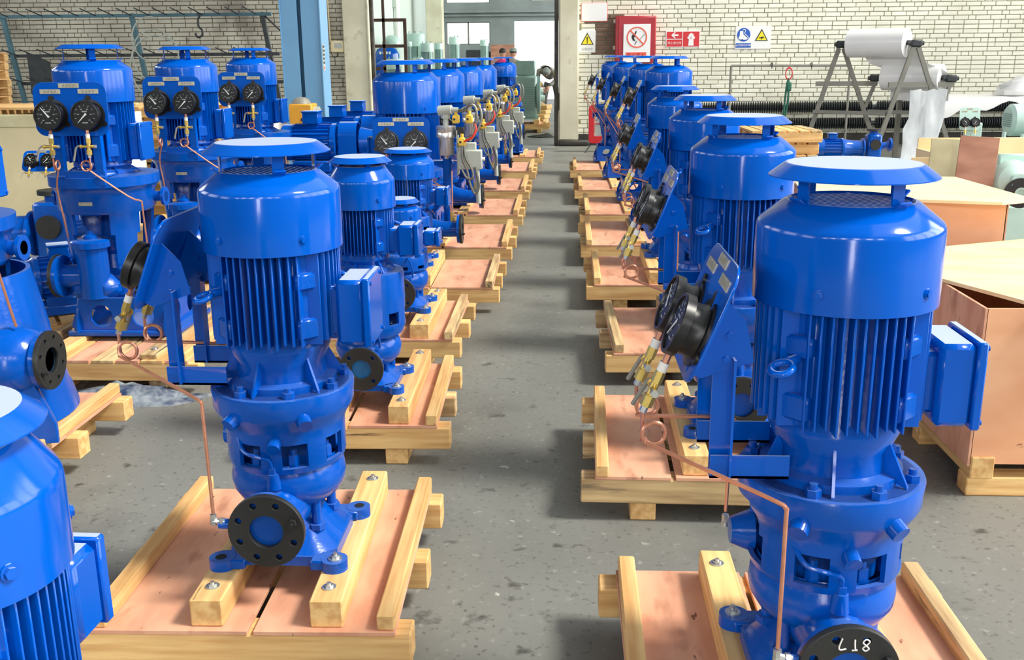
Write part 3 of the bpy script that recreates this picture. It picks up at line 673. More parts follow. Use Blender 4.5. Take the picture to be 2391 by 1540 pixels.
# ------------------------------------------------------------------ type 1: lantern pump with sideways gauge panel
def make_lantern_pump(name, label):
    root = thing(name, label, 'pump', group=None)
    # base casting with four ears
    b = MB()
    oct_ = lambda x, y, c: [(x-c, -y), (x, -y+c), (x, y-c), (x-c, y), (-x+c, y), (-x, y-c), (-x, -y+c), (-x+c, -y)]
    b.prism(oct_(0.15, 0.155, 0.05), 0.0, 0.028)
    lo, hi = oct_(0.145, 0.150, 0.05), oct_(0.085, 0.085, 0.03); n = 8
    b.add([(x, y, 0.028) for x, y in lo]+[(x, y, 0.10) for x, y in hi], [(i, (i+1) % n, n+(i+1) % n, n+i) for i in range(n)]+[tuple(range(n, 2*n))])
    base = obj('base', b, CAST, root)
    for sx in (-1, 1):
        for sy in (-1, 1):
            M = T((sx*0.155, sy*0.165, 0))
            q = MB().cyl((0, 0, 0), (0, 0, 0.03), 0.036, n=20, M=M); q.box((-sx*0.03, -sy*0.012, 0.0145), (0.07, 0.062, 0.029), 0.004, M)
            e = obj('ear', q, CAST, base)
            if (sx, sy) in ((1, -1), (-1, 1)): obj('anchor_bolt', hexbolt((sx*0.158, sy*0.168, 0.030), (0, 0, 1), 0.010, 0.016), STEEL, base, label='bright zinc anchor bolt')
            else: obj('bolt_hole', MB().cyl((sx*0.158, sy*0.168, 0.0302), (sx*0.158, sy*0.168, 0.0312), 0.015, n=16), DARK, base)
    for (x, y) in ((0.09, -0.075), (0.10, 0.06), (-0.09, -0.075), (-0.10, 0.06)):
        obj('stay_rod', MB().cyl((x, y, 0.06), (x, y, 0.2), 0.0135, n=12).cyl((x, y, 0.075), (x, y, 0.092), 0.024, n=6), CAST, root)
    # volute with discharge neck and suction neck behind
    v = MB().lathe([(0.08, 0.13), (0.105, 0.142), (0.138, 0.165), (0.156, 0.195), (0.159, 0.22), (0.155, 0.245), (0.148, 0.262), (0.14, 0.285)], 40)
    v.cyl((0.0, -0.06, 0.155), (0, -0.20, 0.152), 0.085, 0.066, 24); v.cyl((0, -0.19, 0.152), (0, -0.222, 0.15), 0.066, 0.085, 24)
    v.cyl((0, 0.06, 0.155), (0, 0.21, 0.152), 0.085, 0.07, 24)
    v.cyl((-0.045, -0.232, 0.16), (-0.128, -0.238, 0.165), 0.014, n=10)
    v.cyl((0, -0.15, 0.23), (0, -0.155, 0.275), 0.022, 0.016, n=14); v.cyl((0, -0.155, 0.262), (0, -0.155, 0.29), 0.014, n=6)
    vol = obj('volute', v, CAST, root)
    for (yy, sg) in ((-0.236, -1), (0.228, 1)):
        f = obj('pipe_flange', MB().cyl((0, yy-sg*0.016, 0.15), (0, yy, 0.15), 0.099, n=40), CAST, root)
        obj('flange_face', flange_plate(0.1, 0.047, 8, 0.0105, 0.078, 0.018), BLACK, f, (0, yy+sg*0.009, 0.15), (PI/2, 0, 0), label='black flange face ring with bolt holes')
        obj('bore', MB().lathe([(0.047, 0.012), (0.046, -0.03), (0.03, -0.035), (0.0001, -0.035)], 24), BORE, f, (0, yy, 0.15), (PI/2 if sg < 0 else -PI/2, 0, 0))
        obj('flange_nut', hexbolt((0.0725, yy+sg*0.019, 0.178), (0, sg, 0), 0.011, 0.018, False), BLACK, f)
    obj('flush_pipe', MB().tube(spline([(-0.10, -0.12, 0.37), (-0.075, -0.155, 0.335), (-0.03, -0.172, 0.325), (-0.006, -0.168, 0.315), (0, -0.157, 0.285)]), 0.0055, 8), BLUE, root)
    # lantern with windows
    prof = [(0.145, 0.262), (0.158, 0.268), (0.163, 0.285), (0.163, 0.352), (0.164, 0.375), (0.170, 0.395), (0.186, 0.42), (0.192, 0.435), (0.192, 0.455), (0.195, 0.482), (0.193, 0.487), (0.10, 0.487)]
    def skip(j, a):
        a = (a+90) % 360                     # 0 = front (-y), growing towards +x
        if j == 2: return any(abs((a-c+180) % 360-180) < 12.5 for c in (-22.5, 22.5, 67.5, 112.5, 157.5, 202.5)) or abs((a-270+180) % 360-180) < 24
        if j in (3, 4, 5, 6): return abs((a-270+180) % 360-180) < 20
        return False
    la = obj('lantern', MB().shell(prof, 0.012, 72, skip), CAST, root)
    q = MB().lathe([(0.115, 0.268), (0.115, 0.30), (0.06, 0.31), (0.045, 0.36), (0.07, 0.40), (0.07, 0.47)], 28)
    sh = obj('shaft_housing', q, CAST, root)
    nut = MB().cyl((0, 0, 0.27), (0, 0, 0.315), 0.017, n=6).cyl((0, 0, 0.315), (0, 0, 0.33), 0.010, n=8).mesh('stud_nut')
    for a in range(0, 360, 45): obj('stud_nut', nut, CAST, sh, (0.13*math.cos(math.radians(a+22)), 0.13*math.sin(math.radians(a+22)), 0))
    for a in (-30, 30, 150, 210):
        M = R(a, 'Z'); obj('boss', MB().cyl((0, -0.17, 0.434), (0, -0.206, 0.416), 0.022, 0.020, 16, M=M), CAST, la)
    obj('boss', MB().cyl((0, -0.15, 0.365), (0, -0.183, 0.350), 0.02, 0.018, 16, M=R(4, 'Z')), CAST, la)
    q = MB().cyl((-0.145, 0.06, 0.305), (-0.195, 0.06, 0.305), 0.05, 0.03, 20)
    obj('drain_boss', q, CAST, la)
    for a in (20, 65, 110, 155, 200, 245, 290, 335):
        M = R(a, 'Z'); obj('flange_bolt', MB().cyl((0, -0.168, 0.487), (0, -0.168, 0.503), 0.0165, n=6, M=M).cyl((0, -0.168, 0.5), (0, -0.168, 0.515), 0.009, n=10, M=M), CAST, la)
    motor(root, 0.487, 0.605, 0.868, 1.015, 1.066, 0.184, 0.126, 1.112, 0.164, 0.026, 0.170, tbox=(0.178, 0.252, 0.165, 0.61, 0.785, 0))
    # bracket and sideways gauge panel
    for sy in (-1, 1):
        y = sy*0.10
        q = MB().box((-0.195, y, 0.513), (0.16, 0.045, 0.006)).box((-0.195, y-0.02, 0.535), (0.16, 0.005, 0.05))
        q.box((-0.255, y, 0.655), (0.040, 0.005, 0.28)).box((-0.236, y-0.018, 0.64), (0.005, 0.036, 0.25))
        q.prism([(-0.30, 0.72), (-0.195, 0.755), (-0.215, 0.84), (-0.272, 0.90), (-0.33, 0.735)], -0.002, 0.002, T((0, y-0.0062, 0)) @ R(90, 'X'))
        br = obj('bracket', q, BLUE, root)
        for (x, z) in ((-0.25, 0.76), (-0.245, 0.81)): obj('bracket_bolt', MB().cyl((x, y-0.008, z), (x, y-0.014, z), 0.008, n=6), BLUE, br)
    Mp = T((-0.285, 0, 0.835)) @ R(-90, 'Z') @ R(90-22, 'X')
    gauge_panel(root, Mp)
    for sx, endp in ((1, None), (-1, None)):
        p = cock_end(Mp, sx)
        if sx > 0:   # right-hand seen from the panel front = towards the camera side
            path = coil_path(p, [(-0.175, -0.225, 0.515), (-0.145, -0.240, 0.50), (-0.143, -0.242, 0.475), (-0.141, -0.240, 0.195)], 0.045, axis_dir=(0, 1, 0) if p.y > 0 else (0, -1, 0))
        else:
            path = coil_path(p, [(-0.21, 0.10, 0.56), (-0.185, 0.12, 0.53), (-0.19, 0.13, 0.50), (-0.195, 0.125, 0.32)], 0.045, axis_dir=(0, -1, 0))
        obj('copper_tube', MB().tube(spline(path, 3), 0.0045, 8), COPPER, root)
    for (x, y, z) in ((-0.141, -0.240, 0.18), (-0.195, 0.125, 0.30)):
        q = MB().cyl((x, y, z-0.012), (x, y, z+0.012), 0.0085, n=6).cyl((x, y, z-0.005), (x+0.03, y, z-0.010), 0.008, n=8).cyl((x+0.016, y, z-0.008), (x+0.026, y, z-0.009), 0.0115, n=6).cyl((x, y, z-0.016), (x, y, z-0.006), 0.0095, n=10)
        obj('compression_fitting', q, STEEL, root)
    return root

# ------------------------------------------------------------------ type 2: tall pump on an open leg frame, gauge panel on the front
def make_tall_pump(name, label, k=1.0, dz=0.0, panel_az=0.0, side=-1, tbox_az=0.0, panel=True, far=False, dims=None, fx=0.20, fy=-0.2, fz=0.31, ptilt=3, bx_=0.0):
    """side: which side (-x / +x) the suction flange is on; k scales the motor radius; dz shortens the leg frame."""
    root = thing(name, label, 'pump')
    # base frame with round cut-outs
    W = 0.27
    for a in (0, 90, 180, 270):
        loops = [[(-W, 0.02), (W, 0.02), (W, 0.06), (W*0.8, 0.20), (-W*0.8, 0.20), (-W, 0.06)], circle(-0.11, 0.105, 0.06, 20), circle(0.11, 0.105, 0.06, 20)]
        Ma = R(a, 'Z'); l = Ma @ Vector((0, -W*0.86, 0)) + Vector((bx_, 0, 0))
        obj('base_plate', plate2d(loops, 0.014, 0.002, 'base_plate'), CAST, root, l, (PI/2, 0, math.radians(a)))
    obj('base_flange', MB().box((bx_, 0, 0.014), (2*W+0.04, 2*W*0.86+0.06, 0.028), 0.006), CAST, root)
    for (x, y) in ((-W, -W*0.86), (W, W*0.86)): obj('anchor_bolt', hexbolt((x*0.99+bx_, y*1.0, 0.028), (0, 0, 1), 0.010, 0.016), STEEL, root)
    # pump casing, canister and suction flange
    q = MB().lathe([(0.13, 0.16), (0.17, 0.20), (0.175, 0.26), (0.16, 0.30), (0.10, 0.33), (0.08, 0.40), (0.10, 0.43), (0.10, 0.48), (0.06, 0.50), (0.045, 0.62)], 32)
    q.box((side*0.03, -0.17, 0.245), (0.26, 0.16, 0.14), 0.05)
    obj('pump_casing', q, CAST, root)
    q = MB().lathe([(0.078, 0.20), (0.078, 0.46), (0.098, 0.465), (0.098, 0.495), (0.09, 0.502), (0.035, 0.506), (0.034, 0.52), (0.018, 0.53), (0.018, 0.545), (0.0001, 0.55)], 28, M=T((side*0.02, -0.2, 0)))
    cn = obj('canister', q, CAST, root)
    fx = side*fx
    fl = obj('pipe_flange', (MB().cyl((side*0.05, fy, fz), (fx, fy, fz), 0.06, n=20) if fy > -0.3 else MB().tube(spline([(0, -0.10, 0.22), (side*0.06, fy*0.6, 0.20), (side*0.18, fy*0.93, fz+0.02), (side*0.32, fy, fz), (fx, fy, fz)], 6), [0.11-0.05*min(1, i/18) for i in range(25)], 16)).cyl((fx-side*0.02, fy, fz), (fx, fy, fz), 0.108, n=36), CAST, root)
    obj('flange_face', flange_plate(0.11, 0.05, 8, 0.011, 0.085, 0.018), BLACK, fl, (fx+side*0.009, fy, fz), (0, PI/2, 0), label='black flange face ring with bolt holes')
    obj('bore', MB().lathe([(0.05, 0.0), (0.045, -0.04), (0.0001, -0.045)], 20), BORE, fl, (fx+side*0.01, fy, fz), (0, side*PI/2, 0))
    obj('flange_nut', hexbolt((fx+side*0.018, fy-0.080, fz-0.025), (side, 0, 0), 0.011, 0.02, False), BLACK, fl)
    # leg frame: cone shell cut into four legs, skirt and discharge disc
    L0, L1 = 0.20, 0.63-dz
    prof = [(0.185, L0), (0.195, L0+0.05), (0.205, L0+(L1-L0)*0.4), (0.222, L0+(L1-L0)*0.75), (0.23, L1), (0.245, L1+0.02), (0.245, L1+0.10), (0.262, L1+0.13), (0.275, L1+0.14), (0.275, L1+0.19), (0.12, L1+0.195)]
    def skip(j, a):
        a = (a+90) % 360; d = min(abs((a-c+180) % 360-180) for c in (0, 90, 180, 270))
        lim = {1: 36, 2: 31, 3: 26}.get(j, -1)
        return d < lim
    fr = obj('leg_frame', MB().shell(prof, 0.016, 72, skip), CAST, root)
    for sx, yy in ((1, 0.05), (-1, 0.05)):
        q = MB().cyl((sx*0.23, yy, L1+0.06), (sx*0.30, yy, L1+0.06), 0.028, n=14).cyl((sx*0.285, yy, L1+0.06), (sx*0.30, yy, L1+0.06), 0.05, n=20)
        obj('side_boss', q, CAST, fr)
    obj('maker_plate', MB().box((0, -0.247, L1+0.06), (0.07, 0.003, 0.018)), PLATE, fr)
    zf = L1+0.195
    d = dict(fin0=0.05, fin1=0.365, sh=0.515, top=0.565, cap=0.62, hc=0.022, rc=0.193, rt=0.132, rcap=0.165, rf=0.178)
    if dims: d.update(dims)
    motor(root, zf, zf+d['fin0'], zf+d['fin1'], zf+d['sh'], zf+d['top'], d['rc'], d['rt'], zf+d['cap'], d['rcap'], d['hc'], d['rf'], single_fins=False, struts=4 if not far else 3, nf=11,
          tbox=(d['rf']+0.0, d['rf']+0.055, 0.15, zf+0.07, zf+0.25, tbox_az))
    if panel:
        A = R(panel_az, 'Z'); py = -(d['rc']+0.085); pz = zf+d.get('pz', 0.335)
        Mp = A @ T((0, py, pz)) @ R(90-ptilt, 'X'); s = d.get('ps', 1.0)
        gauge_panel(root, Mp, pw=0.365*s, ph=0.255*s, gd=0.14*s, gx=0.092, s=s)
        for sx in (-1, 1):
            q = MB().box((sx*0.10*s, py+0.02, (zf+pz)/2-0.01), (0.04, 0.006, pz-zf+0.06), M=A).box((sx*0.10*s+0.018, py+0.035, (zf+pz)/2-0.01), (0.005, 0.03, pz-zf+0.06), M=A)
            q.box((sx*0.10*s, py+0.08, zf+0.004), (0.045, 0.15, 0.008), M=A)
            obj('bracket', q, BLUE, root)
        obj('bracket_crossbar', MB().box((0, py+0.02, zf+0.012), (0.25*s, 0.006, 0.04), M=A), BLUE, root)
        for sx in (-1, 1):
            p = cock_end(Mp, sx, gd=0.14*s, gx=0.092, s=s)
            if sx > 0: e = [A @ Vector(v) for v in ((0.25*s, py-0.02, zf-0.09), (0.30*s, py, zf-0.115), (0.305*s, py, zf-0.15), (0.31*s, py, zf-0.36))]
            else: e = [A @ Vector(v) for v in ((-0.12*s, py, zf-0.05), (-0.11*s, py+0.01, zf-0.2), (-0.12*s, -0.23, 0.52))]
            ax = A @ Vector((0, -1, 0)) if sx > 0 else A @ Vector((1, 0, 0))
            obj('copper_tube', MB().tube(spline(coil_path(p, e, 0.04, axis_dir=ax if sx < 0 else -ax), 3), 0.0045, 8), COPPER, root)
    return root

# ------------------------------------------------------------------ type 3: compact pump with drum lantern and low rain cap
def make_compact_pump(name, label, zd=0.49, drum_r=0.16, rc=0.137, z_cap=0.955, gap=0.012, rfin=0.125, eye=True):
    root = thing(name, label, 'pump')
    b = MB()
    oct_ = lambda x, y, c: [(x-c, -y), (x, -y+c), (x, y-c), (x-c, y), (-x+c, y), (-x, y-c), (-x, -y+c), (-x+c, -y)]
    b.prism(oct_(0.13, 0.13, 0.045), 0.0, 0.026); lo, hi = oct_(0.125, 0.125, 0.045), oct_(0.07, 0.07, 0.025); n = 8
    b.add([(x, y, 0.026) for x, y in lo]+[(x, y, 0.08) for x, y in hi], [(i, (i+1) % n, n+(i+1) % n, n+i) for i in range(n)]+[tuple(range(n, 2*n))])
    base = obj('base', b, CAST, root)
    for sx in (-1, 1):
        for sy in (-1, 1):
            q = MB().cyl((sx*0.135, sy*0.14, 0), (sx*0.135, sy*0.14, 0.027), 0.034, n=18).box((sx*0.11, sy*0.12, 0.013), (0.06, 0.058, 0.026), 0.004)
            obj('ear', q, CAST, base); obj('anchor_bolt', hexbolt((sx*0.138, sy*0.142, 0.027), (0, 0, 1), 0.010, 0.014), STEEL, base)
    for (x, y) in ((0.08, -0.05), (0.09, 0.05), (-0.08, -0.05), (-0.09, 0.05)): obj('stay_rod', MB().cyl((x, y, 0.05), (x, y, 0.17), 0.012, n=10), CAST, root)
    v = MB().lathe([(0.06, 0.07), (0.11, 0.10), (0.135, 0.13), (0.14, 0.17), (0.13, 0.20), (0.11, 0.22)], 36)
    for s_ in (-1, 1): v.cyl((0, s_*0.05, 0.115), (0, s_*0.155, 0.11), 0.07, 0.055, 20)
    obj('volute', v, CAST, root)
    for s_ in (-1, 1):
        f = obj('pipe_flange', MB().cyl((0, s_*0.15, 0.11), (0, s_*0.165, 0.11), 0.089, n=36), CAST, root)
        obj('flange_face', flange_plate(0.09, 0.042, 4, 0.010, 0.069, 0.016), BLACK, f, (0, s_*0.173, 0.11), (PI/2, 0, 0), label='black flange face ring with bolt holes')
        obj('bore', MB().cyl((0, s_*0.165, 0.11), (0, s_*0.17, 0.11), 0.043, n=20), BORE, f)
    Hh = zd-0.2; f_ = lambda q: 0.2+Hh*q
    prof = [(drum_r*0.7, f_(.02)), (drum_r*0.92, f_(.09)), (drum_r, f_(.20)), (drum_r, f_(.26)), (drum_r, f_(.44)), (drum_r*1.005, f_(.53)), (drum_r, f_(.93)), (drum_r*0.98, zd), (drum_r*0.5, zd+0.002)]
    def skip(j, a):
        a = (a+90) % 360
        return j == 3 and any(abs((a-c+180) % 360-180) < 10 for c in (10, 55, 100, 145, 190, 235, 280, 325))
    obj('lantern', MB().shell(prof, 0.012, 72, skip), CAST, root)
    obj('shaft_housing', MB().lathe([(0.09, 0.2), (0.09, 0.27), (0.05, 0.30), (0.05, zd)], 24), CAST, root)
    obj('flush_pipe', MB().tube(spline([(0.04, -drum_r+0.02, 0.30), (0.06, -drum_r-0.01, 0.29), (0.075, -drum_r, 0.24), (0.072, -0.13, 0.19)]), 0.005, 8), BLUE, root)
    h = z_cap-zd
    motor(root, zd, zd+h*0.14, zd+h*0.58, zd+h*0.80, zd+h-0.028-gap*0.3, rc, rc*0.68, z_cap-0.018, rc*0.93, 0.022, rfin, tbox=(rfin+0.025, rfin+0.095, 0.125, zd+h*0.14, zd+h*0.42, 0), nf=11, struts=4, strut_w=0.02, eye=eye)
    return root

# ================================================================== PALLETS
board_cache = {}
def board(parent, name, x, y, z, L, w_, h, along='y', material=PINE, b=0.004, jit=0.0):
    k = (round(L, 2), round(w_, 3), round(h, 3), b)
    if k not in board_cache: board_cache[k] = MB().box((0, 0, 0), (k[0], k[1], k[2]), b).mesh('board', 25)
    rz = (PI/2 if along == 'y' else 0)+jit
    return obj(name, board_cache[k], material, parent, (x, y, z+h/2), (0, 0, rz))
rp = random.Random(11)
def pallet(label, x, y, w_, d, rz=0.0, bearers=(0.31, 0.085, 0.078, 0.0), deck=PLY, split=0.55, old=False, batten_h=0.045, sheets=True, group='timber pallets under the pumps'):
    """x,y = centre of deck. skids along y, beams along x, plywood sheets, side battens, bearers"""
    r = thing('pallet', label, 'pallet', (x, y, 0), rz, group)
    tim = lambda: PINEOLD if (rp.random() < (0.5 if old else 0.10)) else PINE
    for sx in (-1, 1): board(r, 'skid', sx*(w_*0.5-0.17), 0, 0, d*0.97, 0.09, 0.07, 'y', tim())
    for yy in (-d/2+0.045, 0.0, d/2-0.045): board(r, 'beam', rp.uniform(-.008, .008), yy, 0.07, w_+0.09, 0.088, 0.09, 'x', tim())
    xs = w_*(split-0.5)
    if sheets:
        board(r, 'plywood_sheet', (-w_/2+xs)/2-0.004, 0, 0.16, d, w_/2+xs-0.008, 0.012, 'y', deck, b=0.001)
        board(r, 'plywood_sheet', (w_/2+xs)/2+0.004, 0, 0.16, d, w_/2-xs-0.008, 0.012, 'y', deck, b=0.001)
    else:
        n = max(4, int(w_/0.115)); pw = w_/n
        for i in range(n): board(r, 'plank', -w_/2+pw*(i+0.5), 0, 0.16, d, pw-0.012, 0.014, 'y', tim() if i % 2 else deck, b=0.001)
    for sx in (-1, 1): board(r, 'batten', sx*(w_/2-0.024), rp.uniform(-.01, .01), 0.172, d*1.0, 0.046, batten_h, 'y', tim(), jit=rp.uniform(-0.012, 0.012))
    if bearers:
        sp, bw, bh, off = bearers
        for sx in (-1, 1):
            bb = board(r, 'bearer', off+sx*sp/2, 0.0, 0.172, d*0.96, bw, bh, 'y', tim(), jit=rp.uniform(-0.01, 0.01))
            for yy in (-d*0.40, d*0.40):
                obj('coach_bolt', BOLT, STEEL, r, (off+sx*sp/2, yy, 0.172+bh))
    return r
BOLT = hexbolt((0, 0, 0), (0, 0, 1), 0.010, 0.012).mesh('coach_bolt')

# ================================================================== THE PUMPS AND THEIR PALLETS
ZB = 0.25
# right-hand row, near part: five look-alike lantern pumps (one of them leads the left-hand row)
RA = make_lantern_pump('vertical_pump', 'blue vertical pump with chalk-marked black flange, nearest in right-hand row')
RA.location = (0.576, 2.048, ZB)
ck = MB()
for st in ([(-0.026, 0.013), (-0.032, 0.008), (-0.027, 0.001), (-0.020, -0.006), (-0.026, -0.013), (-0.033, -0.008), (-0.027, 0.0), (-0.020, 0.007), (-0.025, 0.013)],
           [(-0.006, 0.011), (-0.0045, 0.0), (-0.004, -0.012)], [(-0.010, 0.011), (0.001, 0.012)],
           [(0.012, 0.009), (0.024, 0.011), (0.026, 0.004), (0.021, -0.014)]):
    ck.tube(spline([(x, y, 0) for x, y in st], 4), 0.0017, 5)
chalk = obj('chalk_mark', ck, CHALK, RA, (0.002, -0.2545, 0.214), (PI/2, PI, 0), label='white chalk number')
LA = None
def lantern_copy(label, loc, group=None):
    r = copy_tree(RA); r.location = loc; r['label'] = label
    for ch in list(r.children):
        if ch.name.startswith('chalk_mark'): bpy.data.objects.remove(ch)
    return r
lantern_copy('blue vertical pump seen square on, nearest whole pump in left-hand row', (-0.774, 2.62, ZB))
lantern_copy('blue vertical pump with rain cap, second in right-hand row', (0.633, 3.644, ZB))
lantern_copy('blue vertical pump with rain cap, third in right-hand row', (0.736, 5.429, ZB))
lantern_copy('blue vertical pump with rain cap, fourth in right-hand row', (0.748, 7.014, ZB))
PG = None
pallet('plywood-decked pallet under the nearest pump of the right-hand row', 0.58, 2.13, 0.85, 0.97, bearers=(0.31, 0.085, 0.078, 0.0), split=0.42)
pallet('pallet with two pink plywood sheets, second in right-hand row', 0.58, 3.71, 0.91, 0.88, bearers=(0.31, 0.09, 0.078, 0.05), split=0.30, rz=-0.02)
pallet('pallet with worn greyish deck, third in right-hand row', 0.68, 5.26, 0.87, 0.93, bearers=(0.31, 0.085, 0.078, 0.06), old=True, rz=0.015)
pallet('pink-decked pallet, fourth in right-hand row', 0.70, 6.80, 1.0, 0.95, bearers=(0.31, 0.085, 0.078, 0.05))
pallet('bottom pallet of the left-hand row, under its nearest whole pump', -0.835, 2.70, 0.80, 0.88, bearers=(0.31, 0.085, 0.078, 0.061), split=0.53, rz=0.02)

# compact pumps of the left-hand row
LB = make_compact_pump('compact_pump', 'small blue pump with low cap and drum lantern, second in left-hand row')
LB.location = (-0.825, 4.08, ZB)
BLp = place(LB, 'small blue pump cut off by the lower left picture corner', (-0.735, 1.06, ZB), math.radians(88))
LC = make_compact_pump('compact_pump', 'squat blue pump with wide motor, behind the small drum pump', zd=0.32, z_cap=0.755, rc=0.172, rfin=0.156, drum_r=0.15)
LC.location = (-1.03, 6.68, ZB)
L2 = make_compact_pump('compact_pump', 'low blue pump mostly hidden behind the small drum pump', zd=0.31, z_cap=0.60, rc=0.11, rfin=0.10, drum_r=0.14, eye=False)
L2.location = (-0.885, 5.42, ZB)
pallet('pallet under the small drum pump, second in left-hand row', -0.86, 4.17, 0.70, 0.84, bearers=(0.275, 0.085, 0.078, 0.06), rz=0.025, split=0.48)
pallet('pallet with rough-sawn bearer, third in left-hand row', -0.92, 5.45, 0.70, 0.86, bearers=(0.275, 0.10, 0.078, 0.035), rz=-0.01)
pallet('pallet under the squat pump, fourth in left-hand row', -0.90, 6.68, 0.90, 0.90, bearers=(0.275, 0.09, 0.078, -0.13), rz=0.01)
pallet('pallet under the small pump in the lower left corner', -0.76, 1.10, 0.60, 0.70, bearers=(0.275, 0.085, 0.078, 0.02))

# tall pumps at the left with gauge panels towards the viewer
ZT = 0.20
P1 = make_tall_pump('tall_pump', 'tall blue pump at left whose big gauge panel is nearest', side=-1, bx_=0.12)
P1.location = (-2.41, 5.2, ZT)
place(P1, 'tall blue pump with gauge panel, middle one of three at left', (-2.42, 6.55, ZT))
place(P1, 'tall blue pump with gauge panel, furthest of three at left', (-2.47, 8.1, ZT))
P0 = make_tall_pump('tall_pump', 'tall blue pump cut by the left picture edge, black flange showing', side=1, fx=0.47, fy=-0.2)
P0.location = (-2.40, 3.72, ZT)
obj('stand_cone', MB().shell([(0.42, 0.02), (0.40, 0.10), (0.345, 0.35), (0.31, 0.55), (0.30, 0.60)], 0.016, 48, lambda j, a: j == 1 and any(abs((a-c+180) % 360-180) < 13 for c in (35, 145, 215, 325))), CAST, P0)
obj('foot_plate', plate2d([[(-0.45, 0), (0.50, 0), (0.50, 0.07), (0.44, 0.24), (0.25, 0.30), (-0.45, 0.30)], circle(0.36, 0.13, 0.065, 24)], 0.03, 0.003, 'foot_plate'), CAST, P0, (0, -0.34, 0.0), (PI/2, 0, math.radians(12)))
obj('discharge_bulge', MB().lathe([(0.10, -0.16), (0.135, -0.10), (0.14, -0.02), (0.11, 0.05), (0.07, 0.08)], 28, M=T((0.38, -0.2, 0.31)) @ R(90, 'Y')), CAST, P0)
obj('copper_tube', MB().tube(fillet([(-0.05, -0.30, 0.90), (0.36, -0.30, 0.82), (0.39, -0.24, 0.45)], 0.02), 0.0055, 8), COPPER, P0)
pallet('pallet sticking out under the pump cut by the left edge', -2.44, 3.66, 0.98, 0.94, bearers=(0.5, 0.09, 0.028, -0.05), group='timber pallets at left')
pallet('wide planked pallet under the large-gauge pump at left', -2.25, 5.17, 0.86, 1.14, bearers=(0.5, 0.09, 0.028, -0.03), sheets=False, old=True, group='timber pallets at left')
pallet('planked pallet under the middle tall pump at left', -2.40, 6.6, 1.1, 1.1, bearers=(0.5, 0.09, 0.028, 0.0), sheets=False, group='timber pallets at left')
pallet('planked pallet under the furthest tall pump at left', -2.45, 8.1, 1.1, 1.1, bearers=(0.5, 0.09, 0.028, 0.0), sheets=False, group='timber pallets at left')

# tall pumps at the far end of the right-hand row, panels turned to the aisle
RE = make_tall_pump('tall_pump', 'tall blue pump with sideways gauges, fifth in right-hand row', dz=0.09, panel_az=-90, side=1, far=True, ptilt=24)
RE.location = (0.86, 8.6, ZT)
place(RE, 'tall blue pump with sideways gauges, sixth in right-hand row', (0.82, 10.2, ZT))
place(RE, 'tall blue pump with sideways gauges, seventh in right-hand row', (0.75, 12.1, ZT))
place(RE, 'tall blue pump with sideways gauges, last in right-hand row', (0.69, 14.0, ZT))
for (x, y, n) in ((0.76, 8.30, 'fifth'), (0.78, 9.85, 'sixth'), (0.74, 11.6, 'seventh'), (0.70, 13.55, 'last')):
    pallet('timber pallet, %s in right-hand row' % n, x, y, 1.16, 1.16, bearers=(0.5, 0.09, 0.028, 0.08), old=(n == 'last'))

